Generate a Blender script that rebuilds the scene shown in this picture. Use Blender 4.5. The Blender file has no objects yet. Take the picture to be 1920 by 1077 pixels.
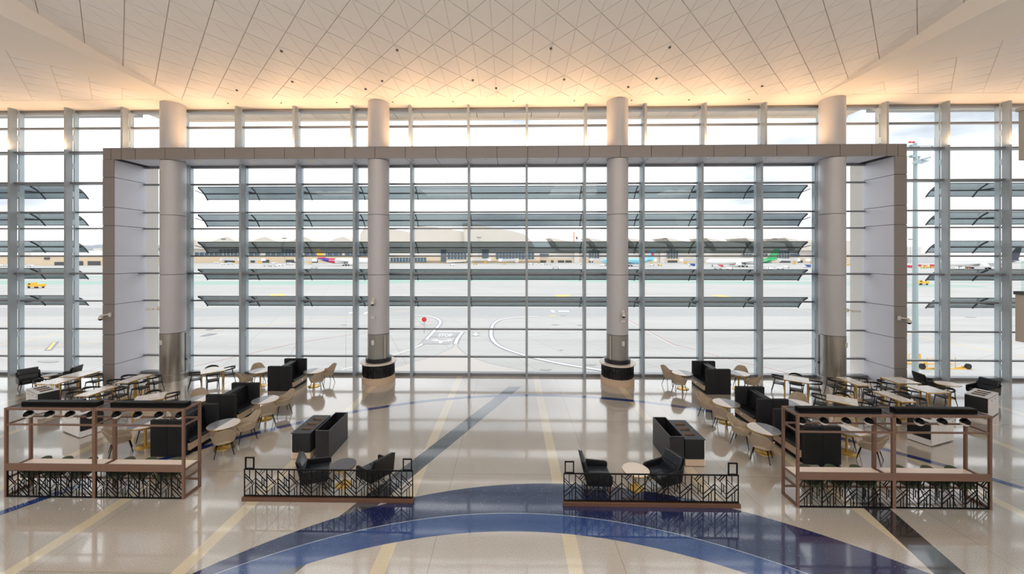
import bpy, bmesh, math, random
from mathutils import Vector, Matrix
C = bpy.context.scene.collection
PI = math.pi
R = math.radians
random.seed(7)
# ---------------------------------------------------------------- camera frame
F, CX, CY, H, PSI = 700.0, 945.0, 478.0, 6.3, 0.0182
cs, sn = math.cos(PSI), math.sin(PSI)
def W(lat, t, z=0.0):
    return Vector((lat*cs - t*sn, lat*sn + t*cs, z))
def L(lat, t, z=0.0):            # measured with an offset of 27 px
    return W(lat + 0.03857*t, t, z)
def G(x, y, z=0.0):              # a point on the level z seen at x, y
    t = (H - z)*F/(y - CY)
    return W((x - CX)/F*t, t, z)
XC = -0.67
BAY = 2.970
# ---------------------------------------------------------------- materials
def lin(c):
    return tuple(((v/255.0)/12.92 if v/255.0 <= .04045 else ((v/255.0+.055)/1.055)**2.4) for v in c) + (1.0,)
def mat(name, col, rough=.5, metal=0.0, spec=.5, coat=0.0, noise=0.0, nscale=20.0, bump=0.0, emit=None, estr=0.0, linear=False):
    m = bpy.data.materials.new(name); m.use_nodes = True
    nt = m.node_tree; b = nt.nodes['Principled BSDF']
    c = tuple(col)+(1.0,) if linear else lin(col)
    b.inputs['Base Color'].default_value = c
    b.inputs['Roughness'].default_value = rough
    b.inputs['Metallic'].default_value = metal
    b.inputs['Specular IOR Level'].default_value = spec
    b.inputs['Coat Weight'].default_value = coat
    if noise or bump:
        tc = nt.nodes.new('ShaderNodeTexCoord'); n = nt.nodes.new('ShaderNodeTexNoise')
        n.inputs['Scale'].default_value = nscale; n.inputs['Detail'].default_value = 3
        nt.links.new(tc.outputs['Object'], n.inputs['Vector'])
        if noise:
            mx = nt.nodes.new('ShaderNodeMix'); mx.data_type = 'RGBA'
            mx.inputs[6].default_value = tuple(v*(1-noise) for v in c[:3])+(1,)
            mx.inputs[7].default_value = tuple(min(1, v*(1+noise)) for v in c[:3])+(1,)
            nt.links.new(n.outputs['Fac'], mx.inputs[0]); nt.links.new(mx.outputs[2], b.inputs['Base Color'])
        if bump:
            bp = nt.nodes.new('ShaderNodeBump'); bp.inputs['Strength'].default_value = bump; bp.inputs['Distance'].default_value = .01
            nt.links.new(n.outputs['Fac'], bp.inputs['Height']); nt.links.new(bp.outputs['Normal'], b.inputs['Normal'])
    if emit:
        b.inputs['Emission Color'].default_value = lin(emit); b.inputs['Emission Strength'].default_value = estr
    return m
M = {}
M['panel'] = mat('ceiling_panel', (224,222,221), .55, noise=.02, nscale=3)
M['gap'] = mat('ceiling_joint', (212,200,184), .7)
M['soffit'] = mat('soffit_plaster', (228,223,217), .6, noise=.02, nscale=1)
M['clad'] = mat('lit_cladding', (206,206,216), .4, metal=.05, noise=.02, nscale=2)  # portal side faces, window light put into the lighter colour
M['cladgap'] = mat('cladding_joint', (50,48,48), .8)
M['clad_shade'] = mat('shaded_cladding', (140,134,132), .45, metal=.2, noise=.03, nscale=40)  # front faces of the same cladding, backlit shade put into the colour
M['steel'] = mat('post_paint', (158,166,172), .42, metal=.15, noise=.03, nscale=6)
M['mull'] = mat('mullion_aluminium', (190,204,212), .35, metal=.2)
M['tran'] = mat('transom_aluminium', (128,130,134), .35, metal=.5)
M['colpaint'] = mat('column_paint', (190,189,192), .38, metal=.1, noise=.015, nscale=3)
M['colgrey'] = mat('column_cladding', (150,150,146), .35, metal=.35)
M['stainless'] = mat('brushed_stainless', (170,166,160), .28, metal=.9, noise=.12, nscale=1.5)
M['black'] = mat('black_vinyl', (15,16,20), .38, noise=.15, nscale=60, bump=.15)
M['blackcush'] = mat('black_leather', (28,34,41), .27, noise=.1, nscale=30, bump=.08)
M['felt'] = mat('charcoal_felt', (22,23,27), .8, noise=.25, nscale=90, bump=.2)
M['blackmetal'] = mat('black_metal', (6,6,6), .55, spec=.2)
M['blackwood'] = mat('black_wood', (30,29,29), .42, noise=.1, nscale=20)
M['gunmetal'] = mat('dark_grey_sheet', (44,44,48), .38, metal=.4, noise=.1, nscale=8)
M['tan'] = mat('tan_fabric', (168,152,132), .85, noise=.06, nscale=80, bump=.15)
M['taninner'] = mat('tan_fabric_seat', (186,170,148), .85, noise=.06, nscale=80)
M['green'] = mat('olive_fabric', (66,72,52), .8, noise=.1, nscale=60)
M['brass'] = mat('brushed_brass', (218,178,96), .28, metal=.85)
M['gold'] = mat('gold_painted_metal', (200,160,92), .35, metal=.7)
M['white_top'] = mat('white_laminate', (222,216,212), .22)
M['grey_top'] = mat('grey_laminate', (120,124,130), .22)
M['dark_top'] = mat('dark_grey_laminate', (84,84,90), .3)
M['cream_top'] = mat('cream_laminate', (226,214,202), .3)
M['copper'] = mat('copper_brown_metal', (122,94,79), .45, metal=.3, noise=.05, nscale=30)
M['walnut'] = mat('walnut', (92,52,32), .45, noise=.2, nscale=25)
M['plinth'] = mat('plinth_wood', (92,62,46), .4, noise=.12, nscale=12)
M['beigewood'] = mat('beige_wood', (196,172,148), .5, noise=.06, nscale=12)
M['chutewood'] = mat('chute_rim', (128,106,90), .5)
M['palewood'] = mat('pale_wood_top', (226,208,192), .28, noise=.05, nscale=6)
M['white_door'] = mat('white_lacquer', (226,226,228), .3)
M['soil'] = mat('planter_inside', (8,8,8), .9)
M['globe'] = mat('lamp_white_glass', (235,230,222), .15, coat=.5)
M['plastic'] = mat('white_plastic', (215,212,205), .35)
M['chrome'] = mat('chrome', (200,200,205), .15, metal=1)
M['red'] = mat('red_paint', (200,40,40), .5)
M['yellow'] = mat('yellow_paint', (232,180,50), .5)
M['orange'] = mat('orange_paint', (225,120,50), .5)
M['white'] = mat('white_paint', (235,235,235), .4)
M['blue'] = mat('blue_paint', (50,80,150), .5)
M['skyblue'] = mat('light_blue_paint', (140,200,222), .4)
M['emerald'] = mat('green_paint', (40,165,95), .4)
M['teal'] = mat('dark_green_paint', (30,70,66), .4)
M['purple'] = mat('purple_paint', (82,52,150), .4)
M['crimson'] = mat('crimson_paint', (205,50,80), .4)
M['navy'] = mat('navy_paint', (36,46,70), .4)
M['greypaint'] = mat('light_grey_paint', (196,196,198), .45)
M['darkgrey'] = mat('dark_grey_paint', (70,72,76), .5)
M['tyre'] = mat('tyre_rubber', (25,25,26), .8)
M['beige'] = mat('beige_concrete_wall', (214,194,166), .8, noise=.05, nscale=.2)
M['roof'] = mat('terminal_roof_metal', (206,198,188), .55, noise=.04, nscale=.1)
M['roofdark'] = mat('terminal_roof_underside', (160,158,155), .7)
M['facade'] = mat('pale_facade', (214,208,202), .7, noise=.04, nscale=.2)
M['bglass'] = mat('building_glass', (72,96,112), .2, noise=.25, nscale=.4)
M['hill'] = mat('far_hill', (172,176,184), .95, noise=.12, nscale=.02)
M['galv'] = mat('galvanised_pole', (150,166,170), .5, metal=.2)
M['wallbeige'] = mat('balcony_cladding', (168,158,144), .55)
M['extgrey'] = mat('exterior_soffit', (206,208,208), .6)

def marble():
    m = bpy.data.materials.new('white_marble'); m.use_nodes = True; nt = m.node_tree; b = nt.nodes['Principled BSDF']
    tc = nt.nodes.new('ShaderNodeTexCoord'); n = nt.nodes.new('ShaderNodeTexNoise'); n.inputs['Scale'].default_value = 2.2
    n.inputs['Detail'].default_value = 6; n.inputs['Distortion'].default_value = 1.6
    r = nt.nodes.new('ShaderNodeValToRGB'); e = r.color_ramp.elements
    e[0].position = .45; e[0].color = lin((232,228,224)); e[1].position = .53; e[1].color = lin((230,226,222))
    k = e.new(.49); k.color = lin((200,195,190))
    nt.links.new(tc.outputs['Object'], n.inputs['Vector']); nt.links.new(n.outputs['Fac'], r.inputs[0]); nt.links.new(r.outputs[0], b.inputs['Base Color'])
    b.inputs['Roughness'].default_value = .2
    return m
M['marble'] = marble()

def see_through(name, tint, glossbase, diff=None, dfac=0.0, rough=.02):
    m = bpy.data.materials.new(name); m.use_nodes = True; nt = m.node_tree
    for n in list(nt.nodes):
        if n.type != 'OUTPUT_MATERIAL': nt.nodes.remove(n)
    out = [n for n in nt.nodes if n.type == 'OUTPUT_MATERIAL'][0]
    t = nt.nodes.new('ShaderNodeBsdfTransparent'); t.inputs[0].default_value = tint+(1,)
    g = nt.nodes.new('ShaderNodeBsdfGlossy'); g.inputs['Roughness'].default_value = rough; g.inputs[0].default_value = (1,1,1,1)
    lw = nt.nodes.new('ShaderNodeLayerWeight'); lw.inputs[0].default_value = .5
    p = nt.nodes.new('ShaderNodeMath'); p.operation = 'POWER'; p.inputs[1].default_value = 4.0
    ma = nt.nodes.new('ShaderNodeMath'); ma.operation = 'MULTIPLY_ADD'; ma.inputs[1].default_value = .5; ma.inputs[2].default_value = glossbase
    nt.links.new(lw.outputs['Facing'], p.inputs[0]); nt.links.new(p.outputs[0], ma.inputs[0])
    mx = nt.nodes.new('ShaderNodeMixShader'); nt.links.new(ma.outputs[0], mx.inputs[0])
    src = t.outputs[0]
    if diff:
        d = nt.nodes.new('ShaderNodeBsdfDiffuse'); d.inputs[0].default_value = diff+(1,)
        m2 = nt.nodes.new('ShaderNodeMixShader'); m2.inputs[0].default_value = dfac
        nt.links.new(t.outputs[0], m2.inputs[1]); nt.links.new(d.outputs[0], m2.inputs[2]); src = m2.outputs[0]
    nt.links.new(src, mx.inputs[1]); nt.links.new(g.outputs[0], mx.inputs[2]); nt.links.new(mx.outputs[0], out.inputs[0])
    return m
M['glass'] = see_through('window_glass', (.95,.97,.97), .02)
M['louver'] = see_through('fritted_glass_louver', (.52,.57,.585), .015, (.25,.29,.30), .20, .05)
M['rail_glass'] = see_through('railing_glass', (.93,.97,.965), .02)

# ---------------------------------------------------------------- mesh helpers
class MB:
    def __init__(s): s.v = []; s.f = []; s.sm = []
    def add(s, vs, fs, smooth=False):
        o = len(s.v); s.v += [tuple(v) for v in vs]
        for f in fs: s.f.append([o+i for i in f]); s.sm.append(smooth)
        return s
    def box(s, x0, x1, y0, y1, z0, z1):
        if x0 > x1: x0, x1 = x1, x0
        if y0 > y1: y0, y1 = y1, y0
        if z0 > z1: z0, z1 = z1, z0
        return s.add([(x0,y0,z0),(x1,y0,z0),(x1,y1,z0),(x0,y1,z0),(x0,y0,z1),(x1,y0,z1),(x1,y1,z1),(x0,y1,z1)],
              [(0,3,2,1),(4,5,6,7),(0,1,5,4),(1,2,6,5),(2,3,7,6),(3,0,4,7)])
    def cb(s, c, sz, rz=0.0, tilt=0.0, axis='X'):      # centred, rotated box
        mt = Matrix.Translation(Vector(c)) @ Matrix.Rotation(rz, 4, 'Z') @ Matrix.Rotation(tilt, 4, axis)
        x, y, z = sz[0]/2, sz[1]/2, sz[2]/2
        vs = [mt @ Vector(p) for p in [(-x,-y,-z),(x,-y,-z),(x,y,-z),(-x,y,-z),(-x,-y,z),(x,-y,z),(x,y,z),(-x,y,z)]]
        return s.add(vs, [(0,3,2,1),(4,5,6,7),(0,1,5,4),(1,2,6,5),(2,3,7,6),(3,0,4,7)])
    def rbox(s, x0, x1, y0, y1, z0, z1, r=.03, axis='Z', seg=4):   # box with rounded edges along one axis
        if axis == 'Z': a0,a1,b0,b1,c0,c1 = x0,x1,y0,y1,z0,z1; mp = lambda a,b,c: (a,b,c)
        elif axis == 'Y': a0,a1,b0,b1,c0,c1 = z0,z1,x0,x1,y0,y1; mp = lambda a,b,c: (b,c,a)
        else: a0,a1,b0,b1,c0,c1 = y0,y1,z0,z1,x0,x1; mp = lambda a,b,c: (c,a,b)
        r = min(r, (a1-a0)/2-1e-4, (b1-b0)/2-1e-4)
        pts = []
        for (ca,cb_,st) in ((a1-r,b1-r,0),(a0+r,b1-r,90),(a0+r,b0+r,180),(a1-r,b0+r,270)):
            for k in range(seg+1):
                an = R(st+90*k/seg); pts.append((ca+r*math.cos(an), cb_+r*math.sin(an)))
        n = len(pts); e = min(r*.5, (c1-c0)*.2)
        rings = []
        cxm, cym = (a0+a1)/2, (b0+b1)/2
        for (c, k) in ((c0, e), (c0+e, 0), (c1-e, 0), (c1, e)):
            sa = 1-2*k/(a1-a0); sb = 1-2*k/(b1-b0)
            rings.append([mp(cxm+(p[0]-cxm)*sa, cym+(p[1]-cym)*sb, c) for p in pts])
        vs = [v for rg in rings for v in rg]; fs = []
        for q in range(3):
            for i in range(n):
                j = (i+1) % n; fs.append((q*n+i, q*n+j, (q+1)*n+j, (q+1)*n+i))
        fs.append(tuple(range(n-1, -1, -1))); fs.append(tuple(range(3*n, 4*n)))
        return s.add(vs, fs, True)
    def bar(s, p0, p1, w, h=None, up=(0,0,1)):
        h = h or w; p0 = Vector(p0); p1 = Vector(p1); d = (p1-p0).normalized(); u = Vector(up)
        if abs(d.dot(u)) > .98: u = Vector((0,1,0))
        a = d.cross(u).normalized(); b = a.cross(d).normalized()
        vs = []
        for p in (p0, p1):
            for (i, j) in ((-1,-1),(1,-1),(1,1),(-1,1)): vs.append(p + a*(i*w/2) + b*(j*h/2))
        return s.add(vs, [(0,1,2,3),(7,6,5,4),(0,4,5,1),(1,5,6,2),(2,6,7,3),(3,7,4,0)])
    def tube(s, p0, p1, r0, r1=None, seg=8, caps=True):
        r1 = r0 if r1 is None else r1; p0 = Vector(p0); p1 = Vector(p1); d = (p1-p0).normalized(); u = Vector((0,0,1))
        if abs(d.dot(u)) > .98: u = Vector((0,1,0))
        a = d.cross(u).normalized(); b = a.cross(d).normalized(); vs = []
        for p, r in ((p0,r0),(p1,r1)):
            for k in range(seg):
                an = 2*PI*k/seg; vs.append(p + a*(r*math.cos(an)) + b*(r*math.sin(an)))
        fs = [(k, (k+1) % seg, seg+(k+1) % seg, seg+k) for k in range(seg)]
        s.add(vs, fs, seg > 6)
        if caps: s.add(vs, [tuple(range(seg-1,-1,-1)), tuple(range(seg, 2*seg))])
        return s
    def path(s, pts, r, seg=6):
        for a, b in zip(pts, pts[1:]): s.tube(a, b, r, r, seg)
        return s
    def lathe(s, prof, seg=32, c=(0,0,0), smooth=True, caps=True):
        vs = []; n = len(prof)
        for k in range(seg):
            an = 2*PI*k/seg
            for (r, z) in prof: vs.append((c[0]+r*math.cos(an), c[1]+r*math.sin(an), c[2]+z))
        fs = []
        for k in range(seg):
            k2 = (k+1) % seg
            for i in range(n-1): fs.append((k*n+i, k2*n+i, k2*n+i+1, k*n+i+1))
        s.add(vs, fs, smooth)
        if caps:
            s.add([vs[k*n] for k in range(seg)], [tuple(range(seg-1,-1,-1))])
            s.add([vs[k*n+n-1] for k in range(seg)], [tuple(range(seg))])
        return s
    def prism(s, poly, axis, d0, d1, smooth=False):    # poly: list of 2-D points; extruded along axis
        n = len(poly)
        mp = {'Y': lambda p, d: (p[0], d, p[1]), 'X': lambda p, d: (d, p[0], p[1]), 'Z': lambda p, d: (p[0], p[1], d)}[axis]
        vs = [mp(p, d0) for p in poly] + [mp(p, d1) for p in poly]
        s.add(vs, [tuple(range(n)), tuple(range(2*n-1, n-1, -1))])
        return s.add(vs, [(i, (i+1) % n, n+(i+1) % n, n+i) for i in range(n)], smooth)
    def sheet(s, fn, nu, nv, th):                       # closed shell of a parametric surface
        P = [[Vector(fn(i/nu, j/nv)) for j in range(nv+1)] for i in range(nu+1)]
        Nn = [[None]*(nv+1) for _ in range(nu+1)]
        for i in range(nu+1):
            for j in range(nv+1):
                a = P[min(i+1,nu)][j]-P[max(i-1,0)][j]; b = P[i][min(j+1,nv)]-P[i][max(j-1,0)]
                Nn[i][j] = a.cross(b).normalized()
        vs = []; m = nv+1
        for sg in (-1, 1):
            for i in range(nu+1):
                for j in range(nv+1): vs.append(P[i][j]+Nn[i][j]*(sg*th/2))
        o = (nu+1)*m; fs = []
        for i in range(nu):
            for j in range(nv):
                a, b, c, d = i*m+j, (i+1)*m+j, (i+1)*m+j+1, i*m+j+1
                fs.append((a, d, c, b)); fs.append((o+a, o+b, o+c, o+d))
        for i in range(nu):
            fs.append((i*m, (i+1)*m, o+(i+1)*m, o+i*m)); fs.append((i*m+nv, o+i*m+nv, o+(i+1)*m+nv, (i+1)*m+nv))
        for j in range(nv):
            fs.append((j, o+j, o+j+1, j+1)); fs.append((nu*m+j, nu*m+j+1, o+nu*m+j+1, o+nu*m+j))
        return s.add(vs, fs, True)
    def mesh(s, name, mats):
        me = bpy.data.meshes.new(name); me.from_pydata(s.v, [], s.f)
        me.polygons.foreach_set('use_smooth', s.sm)
        me.materials.append(mats); me.update()
        bm = bmesh.new(); bm.from_mesh(me)
        bmesh.ops.remove_doubles(bm, verts=bm.verts, dist=1e-5)
        bmesh.ops.recalc_face_normals(bm, faces=bm.faces)
        for e in bm.edges:
            if len(e.link_faces) == 2 and e.calc_face_angle(0) > .7: e.smooth = False
        bm.to_mesh(me); bm.free()
        return me
def obj(name, mb, m, parent=None, label=None):
    o = bpy.data.objects.new(name, mb.mesh(name, M[m] if isinstance(m, str) else m))
    C.objects.link(o)
    if parent is not None: o.parent = parent
    if label: o['label'] = label
    return o
def struct(name, mb, m, parent=None):
    o = obj(name, mb, m, parent)
    if parent is None: o['kind'] = 'structure'
    return o
def tag(o, label, cat, group=None):
    o['label'] = label; o['category'] = cat
    if group: o['group'] = group
    return o
def thing(name, label, cat, loc=(0,0,0), rz=0.0, group=None):
    o = bpy.data.objects.new(name, None); C.objects.link(o); o.location = loc; o.rotation_euler = (0,0,rz)
    o.empty_display_size = .1
    return tag(o, label, cat, group)
def dup(root, loc, rz, label, group=None):
    r = root.copy(); C.objects.link(r); r.location = loc; r.rotation_euler = (0,0,rz); r['label'] = label
    if group: r['group'] = group
    for ch in list(root.children):
        c = ch.copy(); C.objects.link(c); c.parent = r
        for g in list(ch.children):
            d = g.copy(); C.objects.link(d); d.parent = c
    return r
class Kind:                                              # builds the first one, copies the rest
    def __init__(s, fn): s.fn = fn; s.first = None
    def put(s, loc, rz, label, group=None):
        if s.first is None:
            s.first = s.fn(label); s.first.location = loc; s.first.rotation_euler = (0,0,rz)
            if group: s.first['group'] = group
            return s.first
        return dup(s.first, loc, rz, label, group)
# ---------------------------------------------------------------- floor
def floor_material():
    m = bpy.data.materials.new('terrazzo_floor'); m.use_nodes = True; nt = m.node_tree; b = nt.nodes['Principled BSDF']
    N = nt.nodes.new; K = nt.links.new
    geo = N('ShaderNodeNewGeometry'); sp = N('ShaderNodeSeparateXYZ'); K(geo.outputs['Position'], sp.inputs[0])
    X, Y = sp.outputs[0], sp.outputs[1]
    def mt(op, a, b_=None, c=None):
        n = N('ShaderNodeMath'); n.operation = op
        for i, v in enumerate((a, b_, c)):
            if v is None: continue
            if isinstance(v, (int, float)): n.inputs[i].default_value = v
            else: K(v, n.inputs[i])
        return n.outputs[0]
    def dist(cx, cy):
        dx = mt('SUBTRACT', X, cx); dy = mt('SUBTRACT', Y, cy)
        return mt('SQRT', mt('ADD', mt('MULTIPLY', dx, dx), mt('MULTIPLY', dy, dy)))
    AND = lambda a, b_: mt('MULTIPLY', a, b_)
    lt = lambda a, v: mt('LESS_THAN', a, v)
    gt = lambda a, v: mt('GREATER_THAN', a, v)
    near = lambda a, v, w: lt(mt('ABSOLUTE', mt('SUBTRACT', a, v)), w)
    pv = N('ShaderNodeTexNoise'); pv.inputs['Scale'].default_value = 45; pv.inputs['Detail'].default_value = 2; K(geo.outputs['Position'], pv.inputs['Vector'])
    big = N('ShaderNodeTexNoise'); big.inputs['Scale'].default_value = .35; K(geo.outputs['Position'], big.inputs['Vector'])
    def mix(f, a, b_):
        n = N('ShaderNodeMix'); n.data_type = 'RGBA'
        for i, v in ((0, f), (6, a), (7, b_)):
            if isinstance(v, tuple): n.inputs[i].default_value = v
            elif isinstance(v, (int, float)): n.inputs[i].default_value = v
            else: K(v, n.inputs[i])
        return n.outputs[2]
    def grain(c, amt):
        a = tuple(v*(1-amt) for v in c[:3])+(1,); d = tuple(min(1, v*(1+amt)) for v in c[:3])+(1,)
        return mix(pv.outputs['Fac'], a, d)
    col = mix(big.outputs['Fac'], grain(lin((170,161,149)), .5), grain(lin((188,181,171)), .45))
    # joints
    px = mt('PINGPONG', mt('ADD', X, 0.67+1.97/2+39.4), 1.97); jx = lt(px, .008)
    py = mt('PINGPONG', mt('ADD', Y, 10.0), 1.725); jy = lt(py, .008)
    col = mix(mt('MULTIPLY', mt('MAXIMUM', jx, jy), .5), col, lin((110,100,90)))
    # beige strips
    for k in (1.97, 5.9, 9.25, 13.1, 17.0, 20.9):
        for s_ in (-1, 1):
            col = mix(AND(near(X, XC+s_*k, .15), 1.0), col, grain(lin((208,194,166)), .3))
    # dark diagonal bands
    def band(x0, y0, x1, y1, hw, ymin, ymax, c):
        nonlocal col
        k = (x1-x0)/(y1-y0)
        xx = mt('SUBTRACT', X, mt('MULTIPLY_ADD', Y, k, x0-k*y0))
        f = AND(lt(mt('ABSOLUTE', xx), hw), AND(gt(Y, ymin), lt(Y, ymax)))
        col = mix(f, col, grain(c, .5))
    band(-4.57, 7.28, .2, 17.82, .30, 0, 17.82, lin((72,72,76)))
    band(8.66, 7.52, 9.5, 11.3, .31, 0, 11.6, lin((52,50,50)))
    # thin blue ring
    d4 = dist(1.15, 1.08)
    col = mix(near(d4, 15.66, .13), col, grain(lin((34,56,122)), .3))
    # inner crescent and ring
    d1 = dist(1.13, -.26); d2 = dist(.18, -1.62)
    vo = N('ShaderNodeTexVoronoi'); vo.inputs['Scale'].default_value = 14; K(geo.outputs['Position'], vo.inputs['Vector'])
    spk = lt(vo.outputs['Distance'], .10)
    navy = mix(spk, grain(lin((26,34,78)), .35), lin((150,160,190)))
    col = mix(AND(lt(d1, 10.56), gt(d2, 10.70)), col, navy)
    blue = grain(lin((34,64,122)), .3)
    col = mix(AND(lt(d2, 10.72), gt(d2, 10.12)), col, blue)
    col = mix(near(d2, 10.72, .012), col, lin((150,160,175)))
    K(col, b.inputs['Base Color'])
    wav = N('ShaderNodeTexNoise'); wav.inputs['Scale'].default_value = .55; wav.inputs['Detail'].default_value = 1.5; K(geo.outputs['Position'], wav.inputs['Vector'])
    bp = N('ShaderNodeBump'); bp.inputs['Strength'].default_value = .16; bp.inputs['Distance'].default_value = .03
    K(wav.outputs['Fac'], bp.inputs['Height']); K(bp.outputs['Normal'], b.inputs['Normal'])
    b.inputs['Roughness'].default_value = .17
    b.inputs['Specular IOR Level'].default_value = .9
    b.inputs['Coat Weight'].default_value = 1.0; b.inputs['Coat Roughness'].default_value = .06; b.inputs['Coat IOR'].default_value = 1.75
    K(bp.outputs['Normal'], b.inputs['Coat Normal'])
    return m
M['floor'] = floor_material()
struct('floor', MB().box(-34, 34, -12, 19.75, -.3, 0), 'floor')

# ---------------------------------------------------------------- ceiling
def hc(y):
    d = 17.5 - y
    if d <= 0: return 13.93 + .05*d
    if d <= 7: return 13.93 + .05*d + .012*d*d
    return 13.93 + .35 + .588 + .218*(d-7)
BW = 15.4
def lattice(mb, xa, xb, ya, yb, zf, g=.018):
    k0 = int((17.43-yb)/.69)-2; k1 = int((17.43-ya)/.69)+2
    for k in range(k0, k1+1):
        yc = 17.43 - .69*k; off = .7427 if k % 2 else 0.0
        i0 = int((xa-XC)/1.4853)-2; i1 = int((xb-XC)/1.4853)+2
        for i in range(i0, i1+1):
            xc = XC + .7427 + 1.4853*i + off
            if xc+.74 < xa or xc-.74 > xb or yc+.69 < ya or yc-.69 > yb: continue
            pts = [(xc, yc-.69+g), (xc+.7427-g, yc), (xc, yc+.69-g), (xc-.7427+g, yc)]
            q = .004
            for sgn, tri in ((1, (0,1,2)), (-1, (0,2,3))):
                P = []
                for a in tri:
                    x, y = pts[a]
                    if a in (0, 2): x += q*sgn
                    P.append((x, y, zf(y) - (.034 if a in (0, 2) else .026)))
                Q = [(p[0], p[1], zf(p[1])+.005) for p in P]
                mb.add(P+Q, [(0,1,2),(0,3,4,1),(1,4,5,2),(2,5,3,0)])
def clipped(name, mb, m, planes, parent=None):
    o = obj(name, mb, m, parent)
    bm = bmesh.new(); bm.from_mesh(o.data)
    for co, no in planes:
        bmesh.ops.bisect_plane(bm, geom=bm.verts[:]+bm.edges[:]+bm.faces[:], plane_co=co, plane_no=no, clear_outer=True)
    bm.to_mesh(o.data); bm.free()
    return o
YE = 17.95
cb = MB()
ys = [YE - .69*i for i in range(0, 33)]
for a, b_ in zip(ys, ys[1:]):
    cb.add([(XC-BW, b_, hc(b_)), (XC+BW, b_, hc(b_)), (XC+BW, a, hc(a)), (XC-BW, a, hc(a)),
            (XC-BW, b_, hc(b_)+.25), (XC+BW, b_, hc(b_)+.25), (XC+BW, a, hc(a)+.25), (XC-BW, a, hc(a)+.25)],
           [(0,1,2,3),(7,6,5,4),(0,3,7,4),(1,5,6,2)])
ceil = struct('ceiling', cb, 'gap')
mb = MB(); lattice(mb, XC-BW, XC+BW, -4, YE, hc)
clipped('vault_panels', mb, 'panel', [((XC+BW-.02,0,0),(1,0,0)), ((XC-BW+.02,0,0),(-1,0,0)), ((0,YE-.03,0),(0,1,0))], ceil)
SZ = 13.9
sb = MB()
sb.box(XC-34, XC+34, YE, 19.9, SZ, SZ+.3)
obj('window_soffit', sb, 'soffit', ceil)
for s_ in (-1, 1):
    fx = XC+s_*BW
    mb = MB(); mb.box(fx, XC+s_*34, -4.5, YE, SZ+.01, SZ+.3); obj('side_soffit', mb, 'gap', ceil)
    # smooth border stepping away from the vault, then panels
    poly = [(fx, YE-.02), (fx+s_*1.3, YE-.02), (fx+s_*1.3, 16.7), (fx+s_*1.9, 16.2), (fx+s_*1.9, 14.9), (fx+s_*2.6, 14.3), (fx+s_*2.6, 12.9), (fx+s_*3.3, 12.3), (fx+s_*3.3, -4), (fx, -4)]
    obj('soffit_border', MB().prism(poly, 'Z', SZ-.03, SZ+.01), 'soffit', ceil)
    mb = MB(); lattice(mb, min(fx+s_*1.3, XC+s_*34), max(fx+s_*1.3, XC+s_*34), -4, YE, lambda y: SZ+.03)
    clipped('soffit_panels', mb, 'panel', [((fx+s_*1.32,0,0),(-s_,0,0)), ((0,YE-.03,0),(0,1,0))], ceil)
    fas = MB()
    for a, b_ in zip(ys, ys[1:]):
        x0 = fx-s_*.04; x1 = fx-s_*.005
        fas.add([(x0,b_,SZ-.06),(x0,a,SZ-.06),(x0,a,hc(a)+.02),(x0,b_,hc(b_)+.02),(x1,b_,SZ-.06),(x1,a,SZ-.06),(x1,a,hc(a)+.3),(x1,b_,hc(b_)+.3)],
                [(0,1,2,3),(4,7,6,5),(0,4,5,1),(3,2,6,7)])
    obj('vault_fascia', fas, 'soffit', ceil)
# small recessed heads in the ceiling
dots = MB()
for k, row in ((2, (-9, -5, -1, 3, 7)), (5, (-8.2, -3.7, 2.2, 6.7)), (1, (-12, -6, 0, 6, 12))):
    for x in row:
        y = 17.43-.69*k+.3; dots.lathe([(0.001, 0), (.05, 0), (.05, .05)], 10, (XC+x, y, hc(y)-.07))
for x in (-13.5, -10.8, -8, -5.2, -2.2, .8, 3.8, 6.6, 9.4, 12.3):
    dots.lathe([(0.001, 0), (.04, 0), (.04, .03)], 10, (XC+x, 18.45, SZ-.02))
obj('sprinkler_heads', dots, 'darkgrey', ceil)

# ---------------------------------------------------------------- window wall
YO, YI = 18.8, 19.1           # front of posts: outer / upper zone and portal zone
GO, GI = 19.37, 19.65         # glass planes
ZB0, ZB1 = 11.0, 11.55        # portal beam
PO, PI_ = 19.46, 18.90        # half-widths of the portal
rel_lo = [3.73, 2.24, 1.38, -.07, -.97, -2.43, -3.90, -5.35]
rel_up = [6.66]
def zrow(v): return H+v
nb = 21                        # bays each side of the centre
edges = [XC + BAY*(i-nb/2) for i in range(nb+1)]
WIN = []
def post(mb, x, y0, z0, z1):
    mb.box(x-.055, x+.055, y0, y0+.30, z0, z1)
def mullion(mb, mc, x, y, z0, z1):
    mb.box(x-.04, x+.04, y-.17, y+.03, z0, z1)
    z = z0+.4
    while z < z1-.3:
        mc.box(x-.03, x+.03, y-.26, y-.15, z, z+.28); z += 1.47
tn = 1
for i, x in enumerate(edges):
    ins = abs(x-XC) < PI_-.3
    pm, mm, mc = MB(), MB(), MB()
    leg_ = abs(abs(x-XC)-19.2) < .5
    if leg_:
        post(pm, x, YO, ZB1-.02, SZ); mullion(mm, mc, x, GO, ZB1, SZ)
    elif ins:
        post(pm, x, YI, 0, ZB0); post(pm, x, YO, ZB1-.02, SZ)
        mullion(mm, mc, x, GI, .12, ZB0); mullion(mm, mc, x, GO, ZB1, SZ)
    else:
        post(pm, x, YO, 0, SZ); mullion(mm, mc, x, GO, .12, SZ)
    t = struct('trim_%d' % tn, pm, 'steel'); tn += 1
    mm.v, mm.f, mm.sm = (lambda o: (mm.v+mc.v, mm.f+[[o+i for i in f] for f in mc.f], mm.sm+mc.sm))(len(mm.v)); obj('mullion', mm, 'mull', t)
wn = 1
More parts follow.
